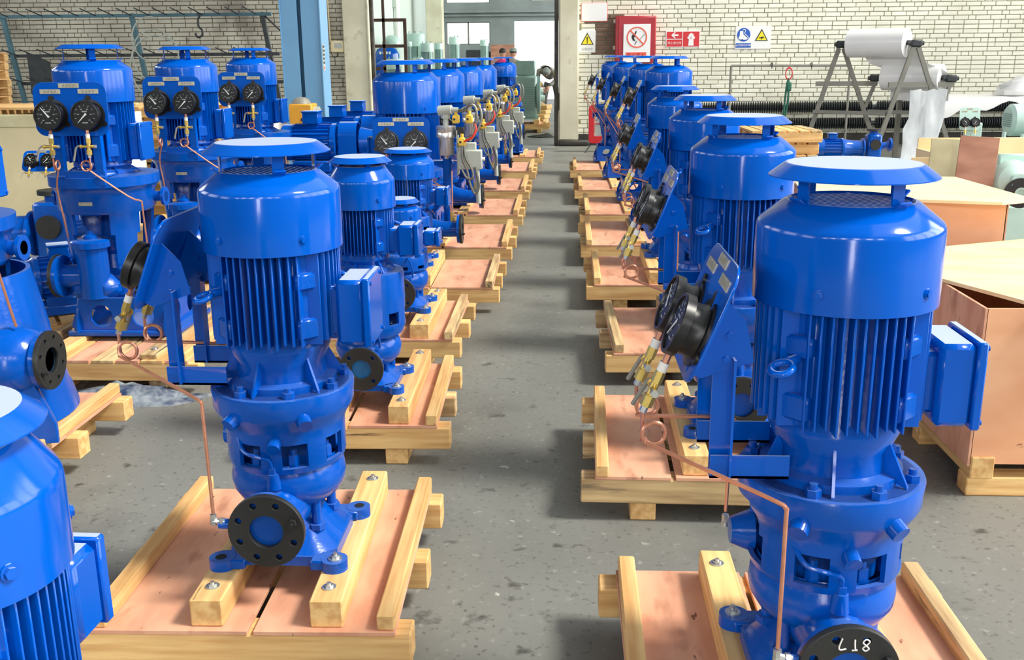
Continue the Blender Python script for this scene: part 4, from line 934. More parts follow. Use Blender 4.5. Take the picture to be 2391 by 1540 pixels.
# large pumps of the left-hand row carrying filters, grey boxes and steel conduits
BIG = dict(fin0=0.06, fin1=0.45, sh=0.69, top=0.75, cap=0.812, hc=0.032, rc=0.265, rt=0.205, rcap=0.232, rf=0.247, pz=0.275, ps=1.2)
LD = make_tall_pump('large_pump', 'large blue pump with gauge panel facing viewer and nearest steel filter', dz=0.305, side=1, fx=0.46, fy=-0.57, fz=0.13, dims=BIG, tbox_az=180)
def control_kit(root):
    Mk = T((0.34, -0.32, 0))
    q = MB().lathe([(0.0001, 0.63), (0.016, 0.63), (0.018, 0.655), (0.058, 0.66), (0.060, 0.675), (0.060, 0.79), (0.077, 0.795), (0.077, 0.83), (0.075, 0.834), (0.077, 0.838), (0.077, 0.875), (0.072, 0.880), (0.0001, 0.880)], 28, M=Mk)
    fc = obj('filter_canister', q, SSTEEL, root, label='polished stainless filter canister')
    q = MB().cyl((0, 0, 0.876), (0, 0, 0.95), 0.022, n=12, M=Mk).cyl((0, 0, 0.935), (0, 0, 0.965), 0.036, n=6, M=Mk).cyl((-0.05, 0.01, 0.99), (0.05, -0.015, 1.0), 0.040, 0.036, 14, M=Mk).cyl((0.05, -0.015, 1.0), (0.10, -0.02, 1.0), 0.018, n=10, M=Mk)
    obj('filter_head', q, GBOX, fc)
    obj('support_post', MB().cyl((0.34, -0.28, 0.05), (0.34, -0.28, 0.64), 0.035, n=16).box((0.30, -0.24, 0.60), (0.16, 0.10, 0.02)), BLUE, root)
    obj('mounting_plate', MB().box((0.43, -0.33, 0.68), (0.006, 0.14, 0.34), 0.001), GBOX, root)
    bx = obj('control_box', MB().box((0.525, -0.37, 0.63), (0.185, 0.09, 0.145), 0.004), GBOX, root)
    obj('lid', MB().box((0.525, -0.418, 0.63), (0.178, 0.006, 0.138), 0.002), GBOX, bx)
    obj('knob', MB().cyl((0.617, -0.37, 0.635), (0.64, -0.37, 0.635), 0.014, n=8), TAPE, bx)
    obj('control_box', MB().box((0.50, -0.33, 0.72), (0.14, 0.08, 0.07), 0.004), GBOX, root)
    for (x, y, z) in ((0.47, -0.40, 0.765), (0.42, -0.33, 0.93), (0.52, -0.32, 0.93)):
        q = MB().box((x, y, z), (0.055, 0.045, 0.065), 0.008).cyl((x-0.01, y-0.02, z), (x-0.01, y-0.028, z), 0.015, n=12).cyl((x, y, z+0.03), (x, y, z+0.06), 0.014, n=10)
        yc = obj('cable_connector', q, YCON, root); obj('socket', MB().cyl((x-0.01, y-0.028, z), (x-0.01, y-0.030, z), 0.009, n=10), SIGNBLK, yc)
    obj('valve_block', MB().box((0.455, -0.36, 0.845), (0.06, 0.05, 0.055), 0.006), SIGNBLK, root)
    for pts in ([(0.44, -0.34, 1.0), (0.49, -0.37, 0.99), (0.53, -0.40, 1.04), (0.575, -0.40, 1.02), (0.585, -0.40, 0.92), (0.55, -0.40, 0.82), (0.50, -0.41, 0.79)],
                [(0.44, -0.33, 0.985), (0.52, -0.36, 1.03), (0.60, -0.38, 1.03), (0.62, -0.39, 0.93), (0.58, -0.40, 0.84), (0.53, -0.42, 0.77)],
                [(0.475, -0.43, 0.74), (0.475, -0.435, 0.64), (0.51, -0.435, 0.55), (0.53, -0.44, 0.45), (0.565, -0.435, 0.38), (0.595, -0.43, 0.44), (0.57, -0.43, 0.58)],
                [(0.49, -0.43, 0.74), (0.50, -0.44, 0.65), (0.545, -0.435, 0.56), (0.55, -0.44, 0.50), (0.505, -0.44, 0.50), (0.47, -0.43, 0.56)]):
        obj('steel_conduit', MB().tube(spline(pts, 6), 0.0098, 8), CONDUIT, root)
    obj('red_cable', MB().tube(spline([(0.49, -0.42, 0.77), (0.55, -0.43, 0.80), (0.58, -0.42, 0.86), (0.57, -0.40, 0.90)], 6), 0.008, 6), REDW, root)
    obj('rigid_conduit', MB().cyl((0.58, -0.40, 0.56), (0.59, -0.41, 0.30), 0.019, n=12), GBOX, root)
    obj('copper_tube', MB().tube(fillet([(0.20, -0.42, 0.50), (0.37, -0.56, 0.42), (0.385, -0.57, 0.40), (0.39, -0.57, 0.25)], 0.01), 0.0045, 8), COPPER, root)
    obj('copper_tube', MB().tube(fillet([(0.40, -0.52, 0.56), (0.405, -0.57, 0.25)], 0.01), 0.0045, 8), COPPER, root)
    obj('brass_nipple', MB().cyl((0.40, -0.57, 0.19), (0.40, -0.57, 0.26), 0.016, n=8), BRASS, root)
control_kit(LD)
LD.location = (-1.24, 8.1, ZT)
place(LD, 'large blue pump with filter and grey boxes, second of four', (-1.22, 9.9, ZT))
place(LD, 'large blue pump with filter and grey boxes, third of four', (-1.17, 11.65, ZT))
place(LD, 'large blue pump with filter and grey boxes, furthest of four', (-1.13, 13.35, ZT))
for (x, y, n) in ((-0.985, 8.16, 'nearest'), (-0.97, 9.78, 'second'), (-0.97, 11.52, 'third'), (-0.95, 13.40, 'furthest')):
    pallet('pink-decked pallet under the %s large filter pump' % n, x, y, 1.10, 1.08, bearers=(0.5, 0.09, 0.028, -0.22))
LH = make_tall_pump('tall_pump', 'plain tall blue pump without gauges, furthest in left-hand row', dz=0.10, panel=False, side=1, fx=0.30, far=True)
LH.location = (-0.89, 15.2, ZT)
pallet('pallet under the plain pump at far end of left-hand row', -0.85, 15.2, 1.0, 1.0, bearers=(0.5, 0.09, 0.028, 0.0))

# ================================================================== RIGHT SIDE: CRATES, BOARDS, MACHINES
def crate(label, x0, x1, y0, y1, zt, lidpts, lidz, group=None, skid=True, side=PLY, front=PLYLIT):  # front takes a brighter lit tone than the pink shaded sides
    r = thing('crate', label, 'crate', (x0, y0, 0)); w_, d = x1-x0, y1-y0; zb = 0.16
    for yy in (0.05, d/2, d-0.05): board(r, 'skid', w_/2, yy, 0.0, w_, 0.09, 0.075, 'x', PINE)
    for xx in (0.045, w_/2, w_-0.045): board(r, 'runner', xx, d/2, 0.075, d+0.02, 0.085, 0.085, 'y', PINE)
    t = 0.012
    obj('front_panel', MB().box((w_/2, t/2, (zb-0.03+zt)/2), (w_, t, zt-zb+0.03), 0.001), front, r)
    obj('side_panel', MB().box((-t/2+0.004, d/2, (zb-0.04+zt)/2), (t, d, zt-zb+0.04), 0.001), side, r)
    obj('side_panel', MB().box((w_, d/2, (zb+zt)/2), (t, d, zt-zb), 0.001), side, r)
    obj('back_panel', MB().box((w_/2, d, (zb+zt)/2), (w_, t, zt-zb), 0.001), side, r)
    obj('bottom', MB().box((w_/2, d/2, zb+0.006), (w_-0.03, d-0.03, 0.012)), PLYTOP, r)
    obj('edge_strip', MB().box((0.004, t+0.004, (zb+zt)/2-0.02), (0.02, 0.02, zt-zb), 0.001), PLYTOP, r)
    obj('lid', MB().prism([(px-x0, py-y0) for px, py in lidpts], lidz, lidz+0.014), PLYTOP, r, label='pale loose plywood lid')
    return r
A_ = Vector((1.46, 4.02)); d_ = Vector((0.40, -0.916)); n_ = Vector((0.916, 0.40))
q0 = A_-d_*0.46; q1 = A_+d_*0.75
crate('orange-lit plywood crate with a skewed open lid at right edge', 1.50, 2.60, 3.53, 4.65, 0.72, [tuple(q1), tuple(q1+n_*1.2), tuple(q0+n_*1.2), tuple(q0)], 0.722)
crate('lower orange-lit plywood crate behind, its lid pointing right', 1.25, 2.13, 4.93, 5.75, 0.90, [(1.20, 5.02), (2.05, 4.80), (2.24, 4.90), (2.20, 5.80), (1.30, 5.95)], 0.902)
# open packing case with boards leaning on it and a pale green pump inside
pc_ = thing('packing_case', 'open-topped pale plywood packing case behind the leaning boards', 'crate', (2.45, 6.55, 0))
obj('back_panel', MB().box((0.75, 0.65, 0.58), (1.5, 0.015, 0.88), 0.001), PLYTOP, pc_)
obj('side_panel', MB().box((0.0, 0.33, 0.55), (0.015, 0.64, 0.80), 0.001), PLYTOP, pc_)
obj('front_panel', MB().box((0.06, 0.0, 0.55), (0.62, 0.015, 0.80), 0.001), PLYTOP, pc_)
obj('bottom', MB().box((0.75, 0.32, 0.14), (1.5, 0.66, 0.02)), PLYTOP, pc_)
for x in (0.1, 0.75, 1.4): board(pc_, 'skid', x, 0.33, 0.0, 0.66, 0.09, 0.13, 'y', PINE)
obj('handwriting', MB().box((0.075, -0.009, 0.85), (0.02, 0.001, 0.004)).box((0.10, -0.009, 0.845), (0.004, 0.001, 0.02)).box((0.122, -0.009, 0.845), (0.015, 0.001, 0.004)).box((0.105, -0.009, 0.88), (0.015, 0.001, 0.004)), PLYRED, pc_, label='faint reddish pen marks')
tag(obj('plywood_board', MB().box((0, 0, 0.54), (0.20, 0.014, 1.08), 0.001), PLYGREY, None, (2.32, 6.30, 0.004), (math.radians(-8), math.radians(2), math.radians(-8))), 'small greyish plywood board leaning upright on the packing case', 'board')
tag(obj('plywood_board', MB().box((0, 0, 0.56), (0.215, 0.014, 1.12), 0.001), PLYRED, None, (2.35, 5.99, 0.004), (math.radians(-8), math.radians(3.5), math.radians(-10))), 'larger reddish plywood board leaning beside the greyish one', 'board')
gp = thing('green_pump', 'pale green pump with black flange at the right picture edge', 'pump', (2.645, 6.10, 0))
obj('body', MB().box((0.11, 0.15, 0.85), (0.30, 0.05, 0.30), 0.01).box((0.1, 0.22, 0.35), (0.35, 0.25, 0.70), 0.02), MINT, gp)
obj('volute', MB().lathe([(0.06, -0.10), (0.10, -0.06), (0.12, 0.0), (0.10, 0.06), (0.05, 0.09)], 24, M=T((0, 0.02, 0.86)) @ R(90, 'X')).cyl((0, 0.0, 0.86), (0, -0.10, 0.86), 0.05, n=16), MINT, gp)
f = obj('flange_face', flange_plate(0.085, 0.028, 4, 0.008, 0.066, 0.02), BLACK, gp, (0.0, -0.12, 0.80), (PI/2, 0, math.radians(-14)))
obj('bore', MB().lathe([(0.034, 0.004), (0.022, 0.004), (0.020, -0.01), (0.0001, -0.01)], 20), MINT, gp, (0.0, -0.131, 0.80), (PI/2, 0, math.radians(-14)))
q = MB()
for (x, z) in ((0.0, 0.95), (0.04, 0.90), (0.07, 0.90), (0.12, 0.97)): q.cyl((x+0.03, 0.123, z), (x+0.03, 0.120, z), 0.008, n=10)
obj('bolt_holes', q, DARK, gp)
obj('grease_pipe', MB().cyl((-0.02, 0.05, 0.84), (-0.02, 0.05, 0.97), 0.014, n=10).box((-0.02, 0.05, 0.92), (0.05, 0.04, 0.03), 0.005), MINT, gp)
# pale green machines further back
mg = thing('green_motor_pump', 'pale green horizontal motor pump near the right edge, far back', 'pump', (4.45, 10.6, 0))
obj('motor', MB().lathe([(0.0001, 0.0), (0.13, 0.0), (0.16, 0.03), (0.16, 0.42), (0.14, 0.44), (0.0001, 0.44)], 28, M=T((0.02, 0, 0.92)) @ R(90, 'Y')), MINT, mg)
q = MB()
for i in range(7): q.box((0.012, 0, 0.86+0.02*i), (0.012, 0.2, 0.007))
obj('grille', q, MINTD, mg)
obj('housing', MB().prism([(0.10, 0.0), (0.5, 0.0), (0.5, 0.95), (0.28, 0.95)], -0.2, 0.15, M=T((0, -0.05, 0)) @ R(90, 'X')), MINT, mg)
obj('pipework', MB().cyl((-0.12, -0.25, 0.73), (0.25, -0.25, 0.74), 0.018, n=10).cyl((-0.10, -0.25, 0.60), (-0.10, -0.25, 0.82), 0.02, n=10).cyl((0.08, -0.25, 0.60), (0.08, -0.25, 0.80), 0.02, n=10).cyl((-0.14, -0.3, 0.66), (0.2, -0.3, 0.66), 0.03, n=12).box((0.05, -0.25, 0.32), (0.34, 0.2, 0.62), 0.02), MINT, mg)
gg = thing('green_gauge_pump', 'pale green pump with two black gauges left of green motor', 'pump', (4.06, 10.5, 0))
gauge_panel(gg, T((0, 0, 0.94)) @ R(80, 'X'), pw=0.20, ph=0.22, gd=0.085, gx=0.078, gz=-0.06, s=0.62, paint=MINT)
obj('post', MB().box((0.06, 0.05, 0.45), (0.16, 0.08, 0.90), 0.01).box((0.02, 0.0, 0.2), (0.4, 0.4, 0.4), 0.03), MINT, gg)
obj('suction_flange', MB().cyl((-0.10, -0.12, 0.62), (-0.10, -0.16, 0.62), 0.07, n=20).torus((-0.10, -0.165, 0.62), 0.055, 0.012, axis='y'), DKSTEEL, gg)
# blue horizontal pump on stacked pallets behind the right-hand row
def plain_pallet(label, x, y, z, w_=0.9, d=0.7, rz=0.0, old=False, group='empty pallets in stacks'):
    r = thing('pallet', label, 'pallet', (x, y, z), rz, group); tm = PINEOLD if old else PINE
    for yy in (-d/2+0.05, 0, d/2-0.05): board(r, 'beam', 0, yy, 0.0, w_, 0.09, 0.085, 'x', tm)
    n = 6
    for i in range(n): board(r, 'plank', -w_/2+w_*(i+0.5)/n, 0, 0.085, d, w_/n*0.82, 0.018, 'y', PINEOLD if (i*3+int(x*7)) % 4 == 0 else tm, b=0.001)
    return r
for i, zz in enumerate((0.0, 0.105, 0.21, 0.315, 0.42, 0.525)):
    plain_pallet('empty timber pallet, %s in stack carrying the blue horizontal pump' % ('bottom', 'second from bottom', 'third from bottom', 'fourth from bottom', 'fifth from bottom', 'topmost')[i], 2.64, 9.3, zz, 0.72, 0.7, rz=0.0)
for i, zz in enumerate((0.0, 0.105, 0.21, 0.315, 0.42, 0.525, 0.63, 0.735, 0.84)):
    if i > 2: plain_pallet('empty pallet in stack left of blue horizontal pump, layer %s' % ('four', 'five', 'six', 'seven', 'eight', 'nine, on top')[i-3], 1.92, 9.3+0.06*(i % 2), zz, 0.62, 0.66, rz=0.04*(i % 3-1))
tag(obj('timber_block', MB().box((0, 0, 0.157), (0.6, 0.55, 0.314), 0.01), PINE, None, (1.92, 9.32, 0)), 'timber base block under the smaller pallet stack', 'timber')
def horizontal_pump(label, loc, rz, s=1.0, mat_=None, gauges=False):
    r = thing('horizontal_pump', label, 'pump', loc, rz); B = mat_ or BLUE; Cc = mat_ or CAST
    obj('base_frame', MB().box((0, 0.10*s, 0.025*s), (1.0*s, 0.05*s, 0.05*s), 0.004).box((0, -0.10*s, 0.025*s), (1.0*s, 0.05*s, 0.05*s), 0.004).box((0.35*s, 0, 0.025*s), (0.05*s, 0.25*s, 0.045*s)).box((-0.35*s, 0, 0.025*s), (0.05*s, 0.25*s, 0.045*s)), B, r)
    Mx = T((0, 0, 0.20*s)) @ R(90, 'Y')
    m_ = obj('motor_body', MB().lathe([(0.0001, -0.48*s), (0.10*s, -0.48*s), (0.118*s, -0.46*s), (0.118*s, -0.38*s), (0.105*s, -0.375*s), (0.105*s, -0.16*s), (0.125*s, -0.155*s), (0.125*s, -0.13*s), (0.05*s, -0.12*s), (0.05*s, -0.08*s)], 28, M=Mx), B, r)
    q = MB()
    for i in range(20):
        a = 18*i; q.box((-0.265*s, -0.113*s, 0), (0.21*s, 0.02*s, 0.004*s), M=T((0, 0, 0.20*s)) @ R(a, 'X'))
    obj('cooling_fins', q, B, m_, kind='stuff')
    for sy in (-1, 1): obj('motor_foot', MB().box((-0.27*s, sy*0.09*s, 0.075*s), (0.2*s, 0.06*s, 0.05*s), 0.006), Cc, m_)
    tb = obj('terminal_box', MB().box((-0.27*s, 0, 0.345*s), (0.11*s, 0.11*s, 0.07*s), 0.006).box((-0.27*s, 0, 0.305*s), (0.08*s, 0.08*s, 0.04*s)), B, r)
    obj('lid', MB().box((-0.27*s, 0, 0.384*s), (0.12*s, 0.12*s, 0.012*s), 0.003), B, tb)
    obj('coupling_housing', MB().lathe([(0.125*s, -0.13*s), (0.11*s, -0.11*s), (0.095*s, 0.02*s), (0.10*s, 0.10*s), (0.125*s, 0.11*s), (0.125*s, 0.13*s), (0.05*s, 0.14*s)], 28, M=Mx), Cc, r)
    q = MB().box((0.25*s, 0, 0.20*s), (0.18*s, 0.20*s, 0.36*s), 0.02).cyl((0.25*s, 0, 0.38*s), (0.25*s, 0, 0.42*s), 0.05*s, n=20)
    obj('pump_block', q, Cc, r)
    obj('top_flange', MB().cyl((0.25*s, 0, 0.415*s), (0.25*s, 0, 0.44*s), 0.085*s, n=24), BLACK, r)
    f = obj('end_flange', MB().cyl((0.34*s, 0, 0.22*s), (0.46*s, 0, 0.24*s), 0.045*s, n=16).cyl((0.45*s, 0, 0.24*s), (0.475*s, 0, 0.24*s), 0.085*s, n=24), Cc, r)
    obj('side_cover', MB().cyl((0.25*s, -0.10*s, 0.25*s), (0.25*s, -0.13*s, 0.25*s), 0.065*s, n=20), BLACK, r)
    if gauges:
        gauge_panel(r, T((0.22*s, -0.04*s, 0.60*s)) @ R(60, 'X'), pw=0.24, ph=0.15, gd=0.085, gx=0.09, gz=-0.01, s=0.62)
        obj('panel_post', MB().box((0.32*s, 0.0, 0.48*s), (0.03, 0.006, 0.26*s)), B, r)
    return r
hp = horizontal_pump('blue horizontal pump on timber stack in front of film rolls', (2.58, 9.25, 0.628), 0.0, 0.70)

# ---- film stand with two rolls
fs = thing('film_stand', 'grey steel A-frame stand holding two rolls of white film', 'stand', (4.25, 13.0, 0))
ax_ = Vector((-0.78, 0.62, 0)).normalized(); side_ = Vector((0.62, 0.78, 0)).normalized() if False else Vector((1, 0, 0))
F1 = Vector((0.04, 0, 0)); F2 = F1+ax_*0.95
zap = 1.64
for Fp in (F1, F2):
    for (l, rr) in ((-0.50, 0.0), (0.70, 0.0)):
        a = Fp+Vector((math.copysign(0.03, l), 0, zap)); b = Fp+Vector((l, 0, 0.0))
        obj('leg', MB().tube([a, b], 0.035, 4), GREYST, fs)
    obj('crossbar', MB().box((Fp.x+0.10, Fp.y, 1.20), (0.78, 0.04, 0.06)), GREYST, fs)
    obj('brace', MB().tube([Fp+Vector((0.46, 0, 1.20)), Fp+Vector((0.36, 0, 0.90))], 0.028, 4), GREYST, fs)
    for (x, z) in ((0.0, zap+0.05), (0.46, 1.27)):
        obj('bearing_block', MB().box((Fp.x+x, Fp.y, z), (0.14, 0.08, 0.09), 0.02).cyl((Fp.x+x-0.09, Fp.y, z), (Fp.x+x+0.09, Fp.y, z), 0.025, n=8), DKSTEEL, fs)
obj('lower_rail', MB().tube([F1+Vector((-0.30, 0, 0.85)), F2+Vector((-0.30, 0, 0.85))], 0.03, 4).tube([F1+Vector((0.40, 0, 0.85)), F2+Vector((0.40, 0, 0.85))], 0.03, 4), GREYST, fs)
def film_roll(label, c0, c1, r):
    t_ = thing('film_roll', label, 'film roll', tuple(c0)); d = Vector(c1)-Vector(c0)
    obj('roll', MB().cyl(d*0.12, d*0.88, r, n=40), FILM, t_); obj('core', MB().cyl(d*0.0, d, 0.03, n=12), DKSTEEL, t_); return t_
o0 = Vector(fs.location)
film_roll('upper white film roll on the A-frame stand', o0+F1+Vector((0, 0, zap+0.06)), o0+F2+Vector((0, 0, zap+0.06)), 0.175)
film_roll('lower white film roll on the A-frame stand', o0+F1+Vector((0.46, 0, 1.28)), o0+F2+Vector((0.46, 0, 1.28)), 0.165)
def sheet(name, rows, n, material, amp=0.0, th=0.004, seed=1):
    """cloth-like strip: rows = list of (left point, right point); built with thickness"""
    rr = random.Random(seed); vs = []; k = len(rows)
    for (a, b) in rows:
        a, b = Vector(a), Vector(b)
        for i in range(n+1):
            p = a.lerp(b, i/n); vs.append(p+Vector((rr.uniform(-amp, amp), rr.uniform(-amp, amp), rr.uniform(-amp, amp))))
    m = MB(); nn = n+1
    fs_ = [(j*nn+i, j*nn+i+1, (j+1)*nn+i+1, (j+1)*nn+i) for j in range(k-1) for i in range(n)]
    off = Vector((0, th, -th)); m.add(vs+[v+off for v in vs], fs_+[tuple(x+k*nn for x in reversed(f)) for f in fs_])
    me = m.mesh(name, 60); return me
d95 = ax_*0.95
rows = []
pathf = [(0.16, -0.02, 1.70), (0.20, -0.02, 1.58), (0.30, -0.03, 1.45), (0.45, -0.04, 1.40), (0.58, -0.03, 1.32), (0.60, 0.0, 1.2), (0.62, 0.04, 1.0)]
rows = [(o0+Vector(p)+d95*0.12, o0+Vector(p)+d95*0.88) for p in pathf]
tag(obj('film_web', sheet('film_web', rows, 6, FILM, 0.006), FILM), 'white film web running down from the upper roll', 'film')
hx = [(4.06, 4.46, 12.35, 1.16), (4.05, 4.46, 12.33, 1.0), (4.03, 4.45, 12.30, 0.85), (4.0, 4.42, 12.27, 0.70), (3.97, 4.38, 12.22, 0.56), (3.98, 4.34, 12.16, 0.44), (3.90, 4.30, 12.05, 0.32), (3.82, 4.30, 11.9, 0.16), (3.80, 4.32, 11.7, 0.03), (3.78, 4.35, 11.5, 0.025)]
tag(obj('plastic_sheet', sheet('plastic_sheet', [((a, y, z), (b, y-0.02, z)) for a, b, y, z in hx], 8, SHEET, 0.02, seed=4), SHEET), 'translucent plastic sheet hanging under the film stand', 'plastic sheet')
tb = thing('cutting_table', 'long table covered with white film at the far right', 'table', (5.2, 13.75, 0))
obj('table_top', MB().box((0.28, 0.25, 1.00), (1.95, 1.0, 0.03), 0.006), GREYST, tb)
for x in (-0.60, 1.15):
    for y in (0.05, 0.65): obj('leg', MB().box((x, y, 0.49), (0.06, 0.06, 0.98)), GREYST, tb)
vs = []; nX = 22
for i in range(nX+1):
    x = 4.50+1.95*i/nX; drop = 0.10+0.06*math.sin(i*0.9)+(0.16*math.exp(-((i-4)/2.2)**2))
    for (y, z) in ((13.205, 1.03-drop), (13.21, 1.03-drop*0.4), (13.235, 1.030), (13.4, 1.028+0.006*math.sin(i*1.7)), (13.8, 1.028), (14.45, 1.026)): vs.append((x, y, z))
fsx = [(i*6+j, (i+1)*6+j, (i+1)*6+j+1, i*6+j+1) for i in range(nX) for j in range(5)]
n0 = len(vs); mb_ = MB().add(vs+[(x, y+0.004, z-0.004) for x, y, z in vs], fsx+[tuple(k+n0 for k in reversed(f)) for f in fsx])
tag(obj('film_cover', mb_, FILM, ang=60), 'sheet of white film spread over the cutting table', 'film')
q = MB(); rr = random.Random(5)
vs = []
for j in range(7):
    for i in range(12):
        a = 2*PI*i/12; r_ = (0.26*math.cos(j/6*PI/2)+0.02)*(1+rr.uniform(-.15, .15)); vs.append((r_*1.5*math.cos(a), r_*math.sin(a), 0.24*math.sin(j/6*PI/2)*(1+rr.uniform(-.1, .1))))
q.add(vs, [(j*12+i, j*12+(i+1) % 12, (j+1)*12+(i+1) % 12, (j+1)*12+i) for j in range(6) for i in range(12)]+[tuple(range(72, 84)), tuple(reversed(range(12)))])
tag(obj('film_heap', q, FILM, None, (6.05, 13.8, 1.034)), 'crumpled heap of white film on the cutting table', 'film')
# ---- wall rack with red ring sling, finned heating pipes, red stand
rk = thing('pipe_rack', 'grey pipe frame rack standing in front of the right brick wall', 'rack', (3.9, 18.25, 0))
for x in (-1.0, 1.04): obj('post', MB().cyl((x, 0, 0), (x, 0, 1.38), 0.022, n=10), GREYST, rk)
obj('rail', MB().cyl((-1.0, 0, 1.38), (1.04, 0, 1.37), 0.022, n=10), GREYST, rk)
for x in (-0.33, 0.35, 0.7): obj('hook', MB().tube(spline([(x, 0, 1.39), (x+0.03, -0.02, 1.42), (x+0.02, -0.04, 1.33)]), 0.008, 6), DKSTEEL, rk)
sl = thing('lifting_sling', 'green webbing lifting sling with red ring hanging on the rack', 'sling', (3.89, 18.22, 0))
obj('ring', MB().torus((0, -0.01, 0), 0.075, 0.012, M=T((0, 0, 1.24)) @ Matrix.Diagonal((0.75, 1, 1.3, 1)), axis='y', n=28), SIGNRED, sl)
obj('webbing', MB().tube(spline([(0, -0.01, 1.16), (-0.03, -0.02, 1.0), (-0.05, -0.01, 0.55), (-0.03, 0, 0.5), (0.01, -0.02, 0.8), (0.0, -0.01, 1.14)]), 0.018, 6).box((0.01, -0.02, 1.02), (0.09, 0.05, 0.16), 0.02), GREENSL, sl)
for k, (z, lab) in enumerate(((0.66, 'upper'), (0.38, 'lower'))):
    hpz = thing('finned_heating_pipe', '%s dark finned heating pipe along the right brick wall' % lab, 'heating pipe', (5.2, 18.42, z))
    obj('pipe', MB().cyl((-2.9, 0, 0), (3.4, 0, 0), 0.04, n=14), DKSTEEL, hpz)
    fmb = MB()
    for i in range(150):
        x = -2.8+6.1*i/149
        if i % 38 in (36, 37): continue
        fmb.cyl((x, 0, 0), (x+0.008, 0, 0), 0.10, n=12)
    obj('fins', fmb, DKSTEEL, hpz, kind='stuff')
struct('baseboard_back', MB().box((4.7, WY-0.02, 0.10), (9.0, 0.05, 0.2)), DKPLINTH)
ex = thing('extinguisher_cabinet', 'red-framed glazed extinguisher cabinet by the gateway pier', 'cabinet', (0.60, 17.3, 0))
fr_ = plate2d([rrect(0.36, 0.62, 0.06), rrect(0.20, 0.40, 0.03)], 0.20, 0.004, 'frame')
obj('frame', fr_, EXTRED, ex, (0, 0, 0.46), (PI/2, 0, 0))
obj('pane', MB().box((0, -0.06, 0.46), (0.2, 0.006, 0.4)), GLASSP, ex); obj('shelf', MB().box((0, -0.08, 0.47), (0.2, 0.02, 0.016)), EXTRED, ex)
obj('extinguisher', MB().cyl((0, 0.02, 0.27), (0, 0.02, 0.58), 0.06, n=16), GBOX, ex)
obj('stand', MB().box((0, 0, 0.135), (0.30, 0.18, 0.03)).tube([(-0.14, -0.05, 0.14), (-0.24, -0.16, 0.0)], 0.012, 6).tube([(0.14, -0.05, 0.14), (0.2, -0.16, 0.0)], 0.012, 6).tube([(0, 0.08, 0.14), (0, 0.14, 0.0)], 0.012, 6), DKSTEEL, ex)

# ================================================================== LEFT SIDE AND BACKGROUND
# horizontal pumps at far left
horizontal_pump('blue horizontal pump with small gauge panel before the cream crate', (-3.82, 6.75, 0.18), 0.06, 1.25, gauges=True)
plain_pallet('planked pallet under the small-gauge horizontal pump at left', -3.8, 6.75, 0.075, 1.4, 0.9, group='pallets under horizontal pumps')
tag(obj('timber_block', MB().box((0, 0, 0.037), (1.2, 0.5, 0.074), 0.006), PINEOLD, None, (-3.8, 6.75, 0)), 'timber block below the small-gauge pump pallet', 'timber')
horizontal_pump('blue horizontal motor pump glimpsed behind the cut-off pump', (-3.12, 5.40, 0.19), math.radians(212), 1.0)
plain_pallet('pallet under the horizontal motor pump at left edge', -3.20, 5.42, 0.08, 0.80, 0.66, rz=math.radians(32), group='pallets under horizontal pumps')
tag(obj('timber_block', MB().box((0, 0, 0.039), (0.5, 0.4, 0.078), 0.006), PINEOLD, None, (-3.20, 5.42, 0)), 'timber block below the left-edge motor pump pallet', 'timber')
# motor sets with coupling guards between the two left rows
def motor_set(label, x, y):
    r = thing('motor_set', label, 'pump', (x, y, 0))
    obj('plinth', MB().box((0.1, 0, 0.30), (0.95, 0.42, 0.60), 0.01), CAST, r)
    Mx = T((0, 0, 0.86)) @ R(90, 'Y')
    b_ = obj('motor_body', MB().lathe([(0.0001, -0.30), (0.14, -0.30), (0.16, -0.28), (0.16, -0.20), (0.145, -0.19), (0.145, 0.14), (0.165, 0.15), (0.165, 0.19), (0.06, 0.20), (0.05, 0.30)], 28, M=Mx), BLUE, r)
    q = MB()
    for i in range(24): q.box((-0.025, -0.152, 0), (0.32, 0.024, 0.005), M=T((0, 0, 0.86)) @ R(15*i, 'X'))
    obj('cooling_fins', q, BLUE, b_, kind='stuff')
    obj('motor_foot', MB().box((-0.02, 0, 0.66), (0.34, 0.34, 0.10), 0.01), CAST, b_)
    t_ = obj('terminal_box', MB().box((-0.02, -0.04, 1.075), (0.14, 0.16, 0.10), 0.006).box((-0.02, -0.02, 1.02), (0.10, 0.10, 0.05)), BLUE, r)
    obj('lid', MB().box((-0.02, -0.04, 1.13), (0.155, 0.175, 0.014), 0.003), BLUE, t_)
    pts = [(-0.13, 0.0), (-0.13, 0.32)]+[(-0.13*math.cos(PI*i/10), 0.32+0.12*math.sin(PI*i/10)) for i in range(1, 10)]+[(0.13, 0.32), (0.13, 0.0), (0.12, 0.0), (0.12, 0.32)]+[(0.12*math.cos(PI*i/10), 0.32+0.11*math.sin(PI*i/10)) for i in range(1, 10)]+[(-0.12, 0.32), (-0.12, 0.0)]
    obj('coupling_guard', MB().prism(pts, 0.22, 0.38, M=T((0, 0, 0.60)) @ Matrix(((0, 0, 1, 0), (1, 0, 0, 0), (0, 1, 0, 0), (0, 0, 0, 1)))), BLUE, r)
    obj('pump_head', MB().cyl((0.40, 0, 0.86), (0.56, 0, 0.86), 0.13, 0.10, 24).box((0.48, 0, 0.70), (0.16, 0.2, 0.2), 0.02), CAST, r)
    return r
motor_set('blue horizontal motor with coupling guard, nearest of three behind', -2.20, 9.0)
motor_set('blue horizontal motor with coupling guard, middle of three behind', -2.19, 10.0)
motor_set('blue horizontal motor with coupling guard, furthest of three behind', -2.20, 11.05)
